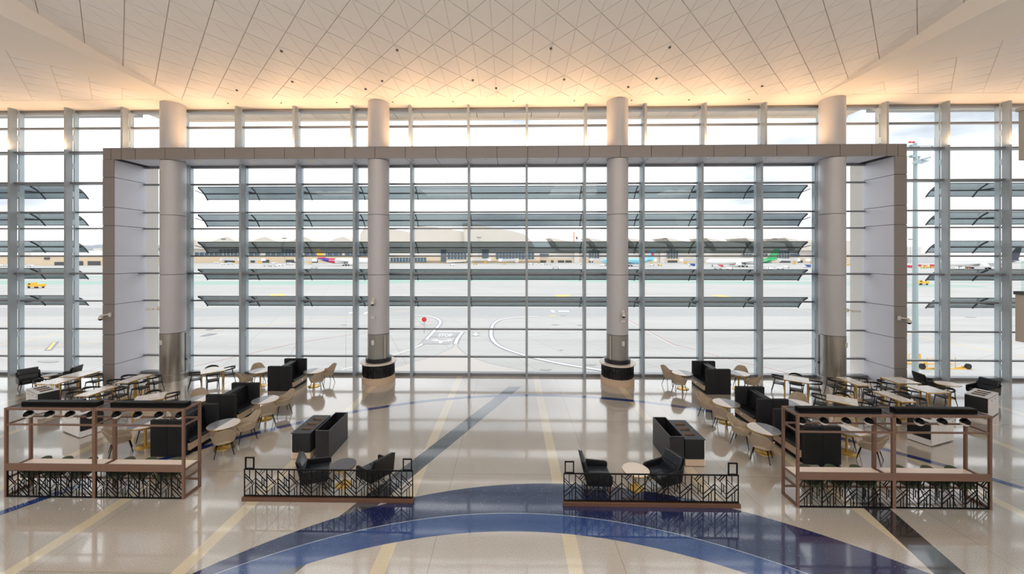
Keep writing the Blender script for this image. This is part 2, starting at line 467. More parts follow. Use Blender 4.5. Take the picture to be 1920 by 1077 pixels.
for i in range(nb):
    xa, xb = edges[i], edges[i+1]
    zones = []
    def pieces(xa, xb):
        out = []
        for (a, b_) in ((XC-40, XC-PO), (XC-PI_, XC+PI_), (XC+PO, XC+40)):
            lo, hi = max(xa, a), min(xb, b_)
            if hi-lo > .15: out.append((lo, hi, abs((lo+hi)/2-XC) < PI_))
        return out
    gl, tr, rail = MB(), MB(), MB()
    def trans(xa, xb, y, z, h=.075, d=.16): tr.box(xa+.04, xb-.04, y-d, y+.02, z-h/2, z+h/2)
    for (lo, hi, ins) in pieces(xa, xb):
        y = GI if ins else GO; top = ZB0 if ins else SZ
        gl.add([(lo+.04,y,.12),(hi-.04,y,.12),(hi-.04,y,top-.02),(lo+.04,y,top-.02)], [(0,1,2,3)])
        for v in rel_lo: trans(lo, hi, y, H+v)
        trans(lo, hi, y, .07, .14, .3)
        rail.box(lo+.02, hi-.02, y-.42, y-.1, H-.97-.05, H-.97+.03)
        if not ins:
            trans(lo, hi, y, H+5.33, .07, .42); trans(lo, hi, y, H+6.66); trans(lo, hi, y, SZ-.08, .12)
            rail.box(lo+.05, hi-.05, y-.40, y-.1, H+3.70, H+3.78)
        else: trans(lo, hi, y, ZB0-.06, .1)
    # upper glass over the portal
    lo, hi = max(xa, XC-PO), min(xb, XC+PO)
    if hi-lo > .1 and abs((lo+hi)/2-XC) < PO:
        gl.add([(lo+.04,GO,ZB1),(hi-.04,GO,ZB1),(hi-.04,GO,SZ-.02),(lo+.04,GO,SZ-.02)], [(0,1,2,3)])
        trans(lo, hi, GO, H+6.66); trans(lo, hi, GO, SZ-.08, .12)
    w = struct('window_%d' % wn, gl, 'glass'); wn += 1
    obj('transoms', tr, 'tran', w); obj('tie_rail', rail, 'tran', w)

# ---------------------------------------------------------------- portal frame
pf = MB(); dark = MB(); sd = MB()
g = .012
YF = 18.05
# beam fascia and soffit panels
n = 24; w0 = XC-PI_+.0; step = (PI_*2)/25.43
xs = [XC-PO, XC-PO+.42, XC-PO+.94]
x = XC - 1.485*12.0
while x < XC+PO-.95: xs.append(x); x += 1.485
xs += [XC+PO-.94, XC+PO-.42, XC+PO]
xs = sorted(xs); xs2 = [xs[0]]
for v in xs[1:]:
    if v - xs2[-1] > .3: xs2.append(v)
xs2[-1] = XC+PO
for a, b_ in zip(xs2, xs2[1:]):
    pf.box(a+g, b_-g, YF, YF+.04, ZB0, ZB1)
    if a > XC-PI_-.1 and b_ < XC+PI_+.1: sd.box(a+g, b_-g, YF+.05, GI-.02, ZB0, ZB0+.03)
dark.box(XC-PO+.02, XC+PO-.02, YF+.02, GI-.01, ZB0+.02, ZB1-.02)
pf.box(XC-PO, XC+PO, YF, YF+.1, ZB1-.01, ZB1+.02)
zs = [0, .88, 2.35, 3.85, 5.35, 6.24, 7.74, 8.65, 10.12, ZB0]
for s_ in (-1, 1):
    xo, xi = XC+s_*PO, XC+s_*PI_
    a, b_ = min(xo, xi), max(xo, xi)
    dark.box(a+.02, b_-.02, YF+.02, GI-.01, 0, ZB0+.02)
    for z0, z1 in zip(zs, zs[1:]):
        pf.box(a+.0, b_-.0, YF, YF+.04, z0+g, z1-g)
        for xx, q in ((xi, -s_), (xo, s_)):
            sd.box(xx+q*.0, xx-q*.03, YF+.05, GI-.02, z0+g, z1-g)
    sd.box(xi, xi+s_*.06, GI-.02, GI+.05, 0, ZB0)
portal = struct('wall_portal', dark, 'cladgap')
obj('fascia_panel', pf, 'clad_shade', portal); obj('side_panel', sd, 'clad', portal)
ex = MB()
for s_ in (-1, 1): ex.box(XC+s_*PI_, XC+s_*(PI_+.25), GI+.05, GI+.75, -.5, ZB0+.4)
obj('exterior_fin', ex, 'facade', portal)
dl = MB(); dl2 = MB()
for i in range(-5, 6):
    x = XC+i*2.97*.97
    dl.lathe([(.001,0),(.07,0),(.07,.02)], 14, (x-.6, 18.45, ZB0-.012)); dl2.lathe([(.001,0),(.03,0),(.03,.02)], 8, (x-1.3, 18.45, ZB0-.012))
obj('downlight_trim', dl, 'brass', portal); obj('sensor', dl2, 'darkgrey', portal)
# exterior canopy outside the top lights
cx_ = MB()
x = XC-19.0
cv = struct('trim_%d' % tn, MB().box(XC-19.1, XC+19.1, GO+.05, 20.85, 13.95, 14.15), 'cladgap'); tn += 1
while x < XC+19.0:
    cx_.box(x+.015, min(x+1.485, XC+19.1)-.015, GO+.06, 20.8, 13.92, 13.97); x += 1.485
obj('canopy_panel', cx_, 'extgrey', cv)
obj('canopy_edge', MB().box(XC-19.15, XC+19.15, 20.8, 20.95, 13.85, 14.2), 'white', cv)
e2 = MB()
for s_ in (-1, 1): e2.box(XC+s_*19.3, XC+s_*34, GO+.05, GO+.55, 13.75, 14.0)
obj('eave', e2, 'extgrey', cv)

# ---------------------------------------------------------------- sun shades outside the glass
def shade(x0, x1, yb, z, label):
    t = thing('sun_shade', label, 'sunshade', ((x0+x1)/2, yb, z), 0, 'horizontal glass sunshades outside the window wall')
    hw = (x1-x0)/2
    def pr(u): k = .075*math.sin(PI*u); return (.66*u+.66*k, -.60*u+.75*k)
    # blades between brackets
    k = int(round((x1-x0)/BAY)) or 1
    bl = MB()
    ends = [-hw] + [e-(x0+x1)/2 for e in edges if x0+.3 < e < x1-.3] + [hw]
    for a, b_ in zip(ends, ends[1:]):
        bl.sheet(lambda u, v, a=a, b_=b_: ((a+.01)+(b_-a-.02)*v, pr(u)[0], pr(u)[1]), 6, 1, .014)
    obj('blade', bl, 'louver', t)
    fr = MB(); fr.bar((-hw,0,0),(hw,0,0),.035); fr.bar((-hw,.66,-.58),(hw,.66,-.58),.035)
    m = pr(.52); fr.tube((-hw,m[0],m[1]-.05),(hw,m[0],m[1]-.05),.035,.035,8)
    br = fr
    for e in ends:
        for u in range(6):
            p, q = pr(u/6), pr((u+1)/6); br.bar((e,p[0],p[1]-.03),(e,q[0],q[1]-.03),.03,.06)
    for e in ends[1:-1]: br.bar((e,-.22,m[1]-.06),(e,m[0],m[1]-.05),.05,.07)
    for e, q in ((-hw, -1), (hw, 1)): br.bar((e,m[0],m[1]-.05),(e+q*.12,-.05,m[1]+.06),.03,.03)
    obj('edge_frame', br, 'darkgrey', t)
tops = [3.67, 2.18, .69, -.785, -2.25]
ordn = ['topmost', 'second highest', 'middle', 'second lowest', 'lowest']
for k, v in enumerate(tops):
    shade(XC-16.3, XC+16.3, GI+.30, H+v, 'long %s grey glass sunshade outside the central windows' % ordn[k])
    shade(XC-22.8-BAY*2.4, XC-22.8, GO+.30, H+v+.05, '%s green-grey glass sunshade outside the far left windows' % ordn[k])
    shade(XC+22.8, XC+22.8+BAY*2.4, GO+.30, H+v+.02, '%s green-grey glass sunshade outside the far right windows' % ordn[k])

# ---------------------------------------------------------------- columns
def shaft(mb, x, y, r, z0, z1):
    mb.lathe([(r,z0),(r,z1)], 64, (x,y,0))
colx = [(-16.4, 'outer', 'left'), (-5.94, 'inner', 'left'), (5.94, 'inner', 'right'), (16.4, 'outer', 'right')]
LN = {-16.4: 'far left round grey column with stainless steel clad foot',
      -5.94: 'left of the two round columns with a counter wrapped round its foot',
      5.94: 'right of the two round columns with a counter wrapped round its foot',
      16.4: 'far right round grey column with stainless steel clad foot'}
YC = 18.57
def lattice_poly(i):
    A = [((.46,0),(.46,.82)), ((0,.38),(.84,1.25)), ((0,.63),(.72,1.37)), ((0,1.72),(1,.78)), ((0,2.13),(1,1.18)), ((.48,1.68),(.48,2.42)), ((.70,1.45),(.70,2.42))]
    B = [((0,.1),(1,1.12)), ((.3,.38),(.62,0)), ((.42,.52),(.88,0)), ((0,.8),(1,1.75)), ((0,1.2),(1,2.17)), ((0,1.5),(.9,2.42)), ((0,2.05),(.35,2.42)), ((.57,.68),(.57,1.7)), ((.75,.85),(.75,1.5))]
    return A if i % 2 == 0 else B
for cxr, kind_, side in colx:
    x = XC+cxr; r = .515
    t = thing('column', LN[cxr], 'column', (x, YC, 0))
    sh = MB()
    zz = [2.4, 5.32, 8.27, ZB0-.01] if True else []
    for a, b_ in zip(zz, zz[1:]): sh.lathe([(r,a+.012),(r,b_-.012)], 64)
    sh.lathe([(r,ZB1+.02),(r,SZ)], 64)
    obj('shaft', sh, 'colpaint', t)
    obj('reveal', MB().lathe([(r-.02,2.0),(r-.02,ZB0)], 48), 'cladgap', t)
    if kind_ == 'outer':
        obj('steel_cladding', MB().lathe([(r+.01,.36),(r+.01,2.39)], 64), 'stainless', t)
        obj('base_ring', MB().lathe([(r+.035,0),(r+.035,.34),(r+.01,.36)], 64), 'stainless', t)
        q = -1 if side == 'left' else 1
        d = MB(); a = R(12 if side == 'left' else 168)
        for k in range(2):
            aa = a + (R(9)*k if side == 'left' else -R(9)*k); d.bar(((r+.02)*math.cos(aa), (r+.02)*math.sin(aa), .1), ((r+.02)*math.cos(aa), (r+.02)*math.sin(aa), 2.35), .012)
        obj('door_joint', d, 'cladgap', t)
        aa = a+R(4.5)*(1 if side == 'left' else -1)
        obj('lock_box', MB().cb(((r+.03)*math.cos(aa), (r+.03)*math.sin(aa), .98), (.08,.05,.1), aa), 'darkgrey', t)
    else:
        obj('foot_cladding', MB().lathe([(r+.005,1.0),(r+.005,2.39)], 64), 'colgrey', t)
        obj('light_strip', MB().box(.42, .44, -.36, -.33, 1.2, 2.35) if side == 'left' else MB().box(-.44, -.42, -.36, -.33, 1.2, 2.35), 'palewood', t)
        obj('black_collar', MB().lathe([(.62,1.0),(.62,1.2),(.5,1.2)], 48), 'gunmetal', t)
        obj('counter_top', MB().lathe([(.5,.95),(.85,.95),(.86,.97),(.86,1.0),(.85,1.01),(.5,1.01)], 64, caps=False), 'cream_top', t)
        obj('drum', MB().lathe([(.74,.3),(.74,.955)], 48), 'gunmetal', t)
        la = MB(); rr = .765; h0, hh = .33, .60; npn = 16
        def P(i, u, v): a = 2*PI*(i+u)/npn; return (rr*math.cos(a), rr*math.sin(a), h0+hh*(1-v/2.42))
        for i in range(npn):
            la.bar(P(i,0,0), P(i,0,2.42), .02, .02)
            for (p, q_) in lattice_poly(i): la.bar(P(i,*p), P(i,*q_), .014, .014)
        obj('lattice', la, 'blackmetal', t)
        obj('wood_base', MB().lathe([(.80,0),(.80,.31),(.74,.33)], 64), 'beigewood', t)
# call boxes and cameras
def wallbox(x, a, z, nm, lab, cat, w=.13, h=.22, r=.55):
    o = obj(nm, MB().cb((0,0,0), (w,.05,h), 0), 'plastic'); o.location = (x+r*math.sin(a), YC-r*math.cos(a), z); o.rotation_euler = (0,0,a); tag(o, lab, cat)
wallbox(XC-16.4, R(-12), 1.98, 'wall_plate', 'small pale call plate on the far left column', 'switch plate')
wallbox(XC-5.94, R(-10), 2.02, 'wall_plate', 'small pale call plate on the left counter column', 'switch plate')
wallbox(XC+5.94, R(14), 2.02, 'wall_plate', 'small pale call plate on the right counter column', 'switch plate')
wallbox(XC+16.4, R(30), 1.98, 'wall_plate', 'small pale call plate on the far right column', 'switch plate')
def camera_(x, y, z, dx, lab, dome=True):
    t = thing('security_camera', lab, 'camera', (x, y, z))
    m = MB(); m.cb((0,0,.1), (.14,.05,.18)); m.bar((0,0,.12),(dx*.22,-.16,.1),.05,.05); obj('mount_arm', m, 'plastic', t)
    if dome:
        obj('housing', MB().lathe([(.03,.02),(.05,.0),(.085,-.08),(.09,-.14)], 16, (dx*.22,-.16,.06)), 'plastic', t)
        obj('dome', MB().lathe([(.085,0),(.07,-.05),(.03,-.08),(.005,-.085)], 16, (dx*.22,-.16,-.08)), 'blackmetal', t)
    else:
        obj('housing', MB().cb((dx*.26,-.2,.08), (.30,.1,.1), R(-25)*dx), 'plastic', t)
camera_(XC-PO+.42, YF-.04, 3.25, -1.4, 'white dome camera on the left leg of the portal')
camera_(XC+PO-.42, YF-.04, 3.2, 1.4, 'white dome camera on the right leg of the portal')
camera_(XC-5.94-.05, YC-.56, 4.0, 0, 'white dome camera high on the left counter column')
camera_(XC+5.94+.1, YC-.56, 3.45, 0, 'white dome camera high on the right counter column')
camera_(XC-16.4-.3, YC-.47, 3.55, -1, 'white box camera on the far left column', False)
camera_(XC+16.4+.3, YC-.47, 3.55, 1, 'white box camera on the far right column', False)
for (x, a, lab) in ((XC-5.94, -8, 'left'), (XC+5.94, 12, 'right')):
    o = obj('sensor_box', MB().cb((0,0,0), (.2,.07,.1)), 'plastic'); o.location = (x+.54*math.sin(R(a)), YC-.56*math.cos(R(a)), 3.26 if lab == 'left' else 3.1); o.rotation_euler = (0,0,R(a))
    tag(o, 'small pale box under the dome camera of the %s counter column' % lab, 'sensor')

struct('wall_back', MB().box(-34, 34, -12.3, -12, 0, 20), 'soffit')  # unseen hall enclosure, added to cut fill light on the front faces
struct('wall_left', MB().box(-34.3, -34, -12, 19.9, 0, 14.2), 'soffit')
struct('wall_right', MB().box(34, 34.3, -12, 19.9, 0, 14.2), 'soffit')
# ================================================================ furniture
def face(dx, dy): return math.atan2(-dx, dy)
def PX(px, t, z=0): return W((px-CX)/F*t, t, z)
# ---- tan armchair
def make_tan(label):
    t = thing('armchair', label, 'chair')
    obj('seat', MB().rbox(-.235,.235,-.22,.26,.385,.47,.12), 'taninner', t)
    def sh(u, v):
        a = R(-128 + 256*u); aa = abs(math.degrees(a))
        zb = .395 + .125*math.exp(-(aa/36)**4)
        zt = .63 + .245*math.exp(-(aa/52)**4) - .12*max(0, (aa-92)/36)**1.5
        z = zb + (zt-zb)*v; k = (z-.45)
        rx = .262 + .07*v; ry = .25 + .06*v
        y = -ry*math.cos(a) - max(0, math.cos(a))*.24*max(0, k)
        if math.cos(a) < 0: y = -ry*math.cos(a)*1.15
        return (rx*math.sin(a), y+.0, z)
    obj('backrest', MB().sheet(sh, 32, 8, .028), 'tan', t)
    obj('seat_frame', MB().box(-.16,.16,-.15,.18,.36,.39), 'blackmetal', t)
    for (x, y) in ((-.17,-.16), (.17,-.16), (-.17,.2), (.17,.2)):
        obj('leg', MB().tube((x,y,.38), (x*1.5,y*1.45+(-.02 if y < 0 else 0),0), .017, .010, 8), 'blackmetal', t)
    return t
TAN = Kind(make_tan)
# ---- round two-tone table
def make_round(label):
    t = thing('round_table', label, 'table')
    def half(a0, a1, m, nm, lab):
        pts = [(.445*math.cos(R(a0+(a1-a0)*k/28)), .445*math.sin(R(a0+(a1-a0)*k/28))) for k in range(29)]
        obj(nm, MB().prism(pts, 'Z', .715, .742), m, t, lab)
    half(90, 270, 'grey_top', 'tabletop', 'grey half of the tabletop'); half(-90, 90, 'white_top', 'tabletop', 'white half of the tabletop')
    obj('rim', MB().lathe([(.44,.712),(.455,.716),(.455,.738),(.44,.741)], 56, caps=False), 'brass', t)
    obj('stem', MB().lathe([(.035,.02),(.035,.715)], 24), 'brass', t)
    obj('base', MB().lathe([(.27,0),(.27,.014),(.26,.02),(.001,.022)], 48), 'brass', t)
    return t
ROUND = Kind(make_round)
# ---- booth bench
def make_booth(label):
    t = thing('booth_bench', label, 'bench'); Ln = .70
    for yy, nm in ((-Ln, 'end_panel'), (Ln-.13, 'end_panel')):
        for sx in (-1, 1):
            obj(nm, MB().rbox(min(0,sx*.545)+ (.002 if sx > 0 else 0), max(0,sx*.545)-(.002 if sx < 0 else 0), yy, yy+.13, .0, 1.14, .03, 'Y'), 'felt', t)
    for sx in (-1, 1):
        y0, y1 = -Ln+.135, Ln-.135
        m = MB()
        mt_ = [(sx*.03,.44), (sx*.17,.44), (sx*.165,.6), (sx*.13,.95), (sx*.11,1.05), (sx*.085,1.085), (sx*.05,1.085), (sx*.03,1.05)]
        m.prism(mt_, 'Y', y0, y1, False)
        o = obj('backrest', m, 'black', t)
        b = MB()
        for r_ in range(4):
            z = .58+.13*r_; xx = .17-.04*(z-.6)/.35
            for q in range(7):
                y = y0+.1+(y1-y0-.2)*(q+(.5 if r_ % 2 else 0))/6.5
                b.lathe([(.001,.016),(.013,.01),(.018,0)], 8, (0,0,0)) if False else b.cb((sx*(xx+.002), y, z), (.02,.03,.03), 0, R(45), 'X')
        obj('buttons', b, 'blackmetal', o)
        b = MB()
        for r_ in range(4):
            for q in range(6):
                for s2 in (-1, 1):
                    z = .58+.13*r_; z2 = z+.13
                    y = y0+.1+(y1-y0-.2)*(q+(.5 if r_ % 2 else 0))/6.5; y2 = y+s2*(y1-y0-.2)/13
                    if z2 < 1.02 and y2 > y0+.03: b.bar((sx*(.171-.115*(z-.6)), y, z), (sx*(.171-.115*(z2-.6)), y2, z2), .006)
        obj('tufting', b, 'blackmetal', o)
        obj('seat', MB().rbox(min(sx*.12,sx*.63), max(sx*.12,sx*.63), y0-.02, y1+.02, .37, .475, .035, 'Y'), 'black', t)
        pb = obj('seat_base', MB().box(min(sx*.1,sx*.60), max(sx*.1,sx*.60), y0, y1, .15, .37), 'beigewood', t)
        obj('outlet', MB().box(sx*.60, sx*.612, .1, .2, .24, .30), 'chrome', pb)
        obj('toe_kick', MB().box(min(sx*.1,sx*.55), max(sx*.1,sx*.55), y0, y1, 0, .15), 'blackmetal', t)
    return t
BOOTH = Kind(make_booth)
rown = ['front', 'middle', 'window-side']
for side, s_ in (('left', -1), ('right', 1)):
    for k, yn in enumerate((11.42, 13.53, 17.03)):
        if s_ > 0: yn -= .07
        BOOTH.put((XC+s_*10.02, yn+.70, 0), 0, 'black tufted double-sided booth bench, %s one of the %s row of three' % (rown[k], side), 'booth benches')
    for k, yt in enumerate((12.08, 14.16, 17.72)):
        for io, xr, q in (('inner', 8.75, 1), ('outer', 11.36, -1)):
            c = Vector((XC+s_*xr, yt, 0))
            rz = 0 if (s_ < 0) else (PI if io == 'inner' else 0)
            ROUND.put(c, rz, 'round grey and white cafe table on the %s side of the %s %s booth' % ('aisle' if io == 'inner' else 'outer', rown[k], side), 'round cafe tables')
            dirx = -s_*q                            # side away from the bench
            jit = random.uniform(-.03, .03)
            for (dy, nm) in ((-.40, 'near'), (.46, 'far')):
                off = Vector((dirx*(.34 if dy < 0 else .38)+jit, dy, 0))
                fd = -off.normalized()
                TAN.put(c+off*1.08, face(fd.x, fd.y)+random.uniform(-.05, .05),
                        'tan armchair, %s side of the %s round table by the %s %s booth' % ('camera' if nm == 'near' else 'window', 'aisle-side' if io == 'inner' else 'outer', rown[k], side), 'tan armchairs')
# ---- black dining chair
def make_black(label):
    t = thing('dining_chair', label, 'chair')
    obj('seat', MB().rbox(-.225,.225,-.21,.22,.435,.465,.05), 'blackwood', t)
    def band(u, v):
        a = R(-100+200*u); z = .675+.035*(1-abs(u-.5)*2)**.5+ (.095*v)*(1-.55*abs(u-.5)*2)
        return (.265*math.sin(a), -.235*math.cos(a)-.02 + (.16*(abs(u-.5)*2)**3 if abs(u-.5) > .2 else 0), z)
    obj('backrest', MB().sheet(band, 22, 2, .022), 'blackwood', t)
    for sx in (-1, 1):
        obj('leg', MB().tube((sx*.235,-.12,.73), (sx*.205,-.16,.44), .013, .016, 8).tube((sx*.205,-.16,.44), (sx*.22,-.27,0), .017, .010, 8), 'blackwood', t)
        obj('leg', MB().tube((sx*.205,.19,.44), (sx*.23,.23,0), .017, .010, 8), 'blackwood', t)
    obj('rail', MB().bar((-.2,.18,.42),(.2,.18,.42),.02,.035).bar((-.2,-.17,.42),(.2,-.17,.42),.02,.035), 'blackwood', t)
    return t
BLK = Kind(make_black)
def make_square(w, d):
    def f(label):
        t = thing('dining_table', label, 'table')
        obj('tabletop', MB().box(-w/2,w/2,-d/2,d/2,.735,.755), 'marble', t)
        e = MB(); e.box(-w/2-.006,w/2+.006,-d/2-.006,-d/2,.715,.757).box(-w/2-.006,w/2+.006,d/2,d/2+.006,.715,.757).box(-w/2-.006,-w/2,-d/2,d/2,.715,.757).box(w/2,w/2+.006,-d/2,d/2,.715,.757).box(-w/2,w/2,-d/2,d/2,.715,.734)
        obj('edge_trim', e, 'brass', t)
        for (x, y) in ((-1,-1),(1,-1),(-1,1),(1,1)):
            obj('leg', MB().cb((x*(w/2-.03), y*(d/2-.03), .36), (.05,.05,.72)), 'gold', t)
        return t
    return f
SQ = Kind(make_square(.96, .84)); SQ2 = Kind(make_square(.88, .88))
def make_small(label):
    t = thing('dining_table', label, 'table'); w = d = .55
    obj('tabletop', MB().box(-w/2,w/2,-d/2,d/2,.735,.755), 'marble', t)
    obj('edge_trim', MB().box(-w/2-.006,w/2+.006,-d/2-.004,-d/2,.715,.757).box(-w/2-.006,-w/2,-d/2,d/2,.715,.757).box(w/2,w/2+.006,-d/2,d/2,.715,.757).box(-w/2,w/2,-d/2,d/2,.715,.734), 'brass', t)
    obj('post', MB().cb((-w/2+.04,-.1,.37), (.06,.1,.72)), 'gold', t)
    obj('base', MB().box(-w/2,w/2-.05,-.22,.22,0,.015), 'brass', t)
    return t
SM = Kind(make_small)
gt_ = 'square marble dining tables'; gs_ = 'small marble tables'; gc_ = 'black wooden dining chairs'
# left block
SQ.put((-20.03,17.0,0), 0, 'square marble table with gold legs nearest the windows at far left', gt_)
SQ.put((-19.94,16.05,0), 0, 'square marble table with gold legs at far left, behind the waste station', gt_)
BLK.put((-19.27,16.95,0), face(-1,.05), 'black dining chair right of the window-side square marble table at far left', gc_)
BLK.put((-19.17,15.95,0), face(-1,0), 'black dining chair right of the square table behind the far left waste station', gc_)
BLK.put((-20.68,16.1,0), face(1,0), 'black dining chair left of the square table behind the far left waste station', gc_)
on4 = ['nearest the camera', 'second from the camera', 'third from the camera', 'nearest the windows']
for side, x, yl in (('left', -16.86, (14.63,15.19,16.13,16.73)), ('right', 15.0, (14.63,15.19,16.36,16.92))):
    for k, y in enumerate(yl):
        SM.put((x,y,0), PI if side == 'left' else 0, 'small marble table with gold edge in the %s row of four, %s' % (side, on4[k]), gs_)
        for q, nm in ((-1, 'left'), (1, 'right')):
            BLK.put((x+q*.58, y+random.uniform(-.03,.03), 0), face(-q, random.uniform(-.08,.08)), 'black dining chair %s of the small marble table %s, %s row' % (nm, on4[k], side), gc_)
for (x, y, rz, lab) in ((-14.02,14.25,R(36),'beside the left booth benches'), (-14.33,17.68,R(41),'by the far left column'),
                        (12.65,14.5,R(-40),'beside the right booth benches'), (12.74,16.9,R(-36),'by the far right column')):
    SQ2.put((x,y,0), rz, 'marble table turned diagonally, '+lab, gt_)
    for k, nm in enumerate(('left', 'near', 'right', 'far')):
        a = rz + (R(180), R(270), R(0), R(90))[k]
        if rz < 0: a = rz + (R(180), R(270), R(0), R(90))[k]
        p = Vector((x+.64*math.cos(a), y+.64*math.sin(a), 0))
        BLK.put(p, face(-math.cos(a), -math.sin(a)), 'black dining chair, %s side of the diagonal marble table %s' % (nm, lab), gc_)
SQ.put((17.2,16.8,0), 0, 'square marble table with gold legs beside the right portal leg near the windows', gt_)
SQ.put((17.2,15.72,0), 0, 'square marble table with gold legs at far right, in front of the window-side one', gt_)
BLK.put((16.45,16.7,0), face(1,-.1), 'black dining chair left of the window-side square marble table at far right', gc_)
BLK.put((16.48,15.75,0), face(1,-.05), 'black dining chair left of the nearer square marble table at far right', gc_)
BLK.put((17.95,15.75,0), face(-1,.1), 'black dining chair right of the nearer square marble table at far right', gc_)
# ---- lounge chairs
def make_lounge(w):
    def f(label):
        t = thing('lounge_chair', label, 'armchair'); h = w/2
        ns = 1 if w < 1 else 2
        s = MB()
        for k in range(2): s.rbox(-h+.07+k*(w-.14)/2+.004, -h+.07+(k+1)*(w-.14)/2-.004, -.24, .33, .33, .44, .03, 'X')
        obj('seat', s, 'blackcush', t)
        obj('seat_base', MB().rbox(-h+.06, h-.06, -.28, .30, .26, .335, .03), 'black', t)
        b = MB()
        def slab(z0, z1, y0, y1, th):
            b.add([(-h+.05,y0-th,z0),(h-.05,y0-th,z0),(h-.05,y0,z0),(-h+.05,y0,z0),(-h+.07,y1-th,z1),(h-.07,y1-th,z1),(h-.07,y1,z1),(-h+.07,y1,z1)],
                  [(0,3,2,1),(4,5,6,7),(0,1,5,4),(1,2,6,5),(2,3,7,6),(3,0,4,7)])
        slab(.42, .62, -.20, -.27, .09); slab(.625, .86, -.265, -.36, .085)
        bo = obj('backrest', b, 'blackcush', t)
        bv = bo.modifiers.new('Bevel', 'BEVEL'); bv.width = .022; bv.segments = 3
        k = MB()
        k.add([(-h+.03,-.33,.26),(h-.03,-.33,.26),(h-.03,-.29,.26),(-h+.03,-.29,.26),(-h+.05,-.475,.87),(h-.05,-.475,.87),(h-.05,-.445,.87),(-h+.05,-.445,.87)],
                  [(0,3,2,1),(4,5,6,7),(0,1,5,4),(1,2,6,5),(2,3,7,6),(3,0,4,7)])
        for sx in (-1, 1):
            P = [(-.40,.74), (-.30,.60), (.28,.56), (.34,.53), (.34,.36), (.30,.26), (-.33,.26)]
            a0, a1 = sx*(h-.055), sx*h
            k.prism(P, 'X', min(a0,a1), max(a0,a1))
        ko = obj('shell', k, 'black', t); bv = ko.modifiers.new('Bevel', 'BEVEL'); bv.width = .015; bv.segments = 2
        for (x, y) in ((-1,-1),(1,-1),(-1,1),(1,1)):
            obj('leg', MB().tube((x*(h-.1),y*.2,.27), (x*(h-.05),y*.29-.02,0), .022, .012, 8), 'walnut', t)
        return t
    return f
LG = Kind(make_lounge(.74))
LG.put((-5.30,10.1,0), face(.93,.36), 'black lounge chair left of the grey round table behind the left lattice screen', 'lounge chairs by the screens')
LG.put((-3.74,10.22,0), face(-.82,.58), 'black lounge chair seen from behind, right of the grey table behind the left screen', 'lounge chairs by the screens')
LG.put((2.33,10.12,0), face(1,-.04), 'black lounge chair left of the cream table behind the right lattice screen', 'lounge chairs by the screens')
LG.put((4.1,10.18,0), face(-.93,-.36), 'black lounge chair right of the cream table behind the right lattice screen', 'lounge chairs by the screens')
LG.put(G(56,712,.40), face(.87,-.49), 'black lounge chair by the windows at the far left edge', 'lounge chairs by the windows')
p = G(124,706,.40); LG.put((p.x,p.y,0), face(-.93,-.3), 'black lounge chair by the far left windows behind the square marble tables', 'lounge chairs by the windows')
p = G(1729,716.5,.40); LG.put((p.x+.12,p.y-.2,0), face(1,-.25), 'black lounge chair by the right windows just right of the portal leg', 'lounge chairs by the windows')
p = G(1843,732,.40); LG.put((p.x,p.y,0), face(-1,-.25), 'black lounge chair by the far right windows behind the waste station', 'lounge chairs by the windows')
for o in list(C.objects):
    if o.get('category') == 'armchair': o.location.z = 0
def low_table(loc, r, h, topm, label, br=.2, rz=0, sx=1.0):
    t = thing('side_table', label, 'table', loc, rz)
    a = MB().lathe([(r,h-.02),(r,h)], 48); a.v = [(x*sx,y,z) for x, y, z in a.v]; obj('tabletop', a, topm, t)
    a = MB().lathe([(r+.006,h-.03),(r+.006,h-.004)], 48); a.v = [(x*sx,y,z) for x, y, z in a.v]; obj('rim', a, 'brass', t)
    obj('stem', MB().lathe([(.024,.01),(.024,h-.02)], 20), 'brass', t)
    obj('base', MB().lathe([(br,0),(br,.012),(.001,.02)], 40), 'brass', t)
    return t
low_table((-4.58,10.15,0), .33, .55, 'dark_top', 'low round table with dark grey top and brass base behind the left lattice screen', .21)
low_table((3.37,10.14,0), .35, .5, 'cream_top', 'low round table with cream top and brass base behind the right lattice screen', .21)
p = G(90,702.7,.55); low_table((p.x+.14,p.y-.05,0), .26, .55, 'dark_top', 'low grey table with gold edge between the two far left lounge chairs', .15, 0, 1.0)
p = G(1777,719.8,.62); low_table((p.x,p.y,0), .36, .62, 'cream_top', 'pale oval table with brass base between the two far right lounge chairs', .2, 0, 1.2)
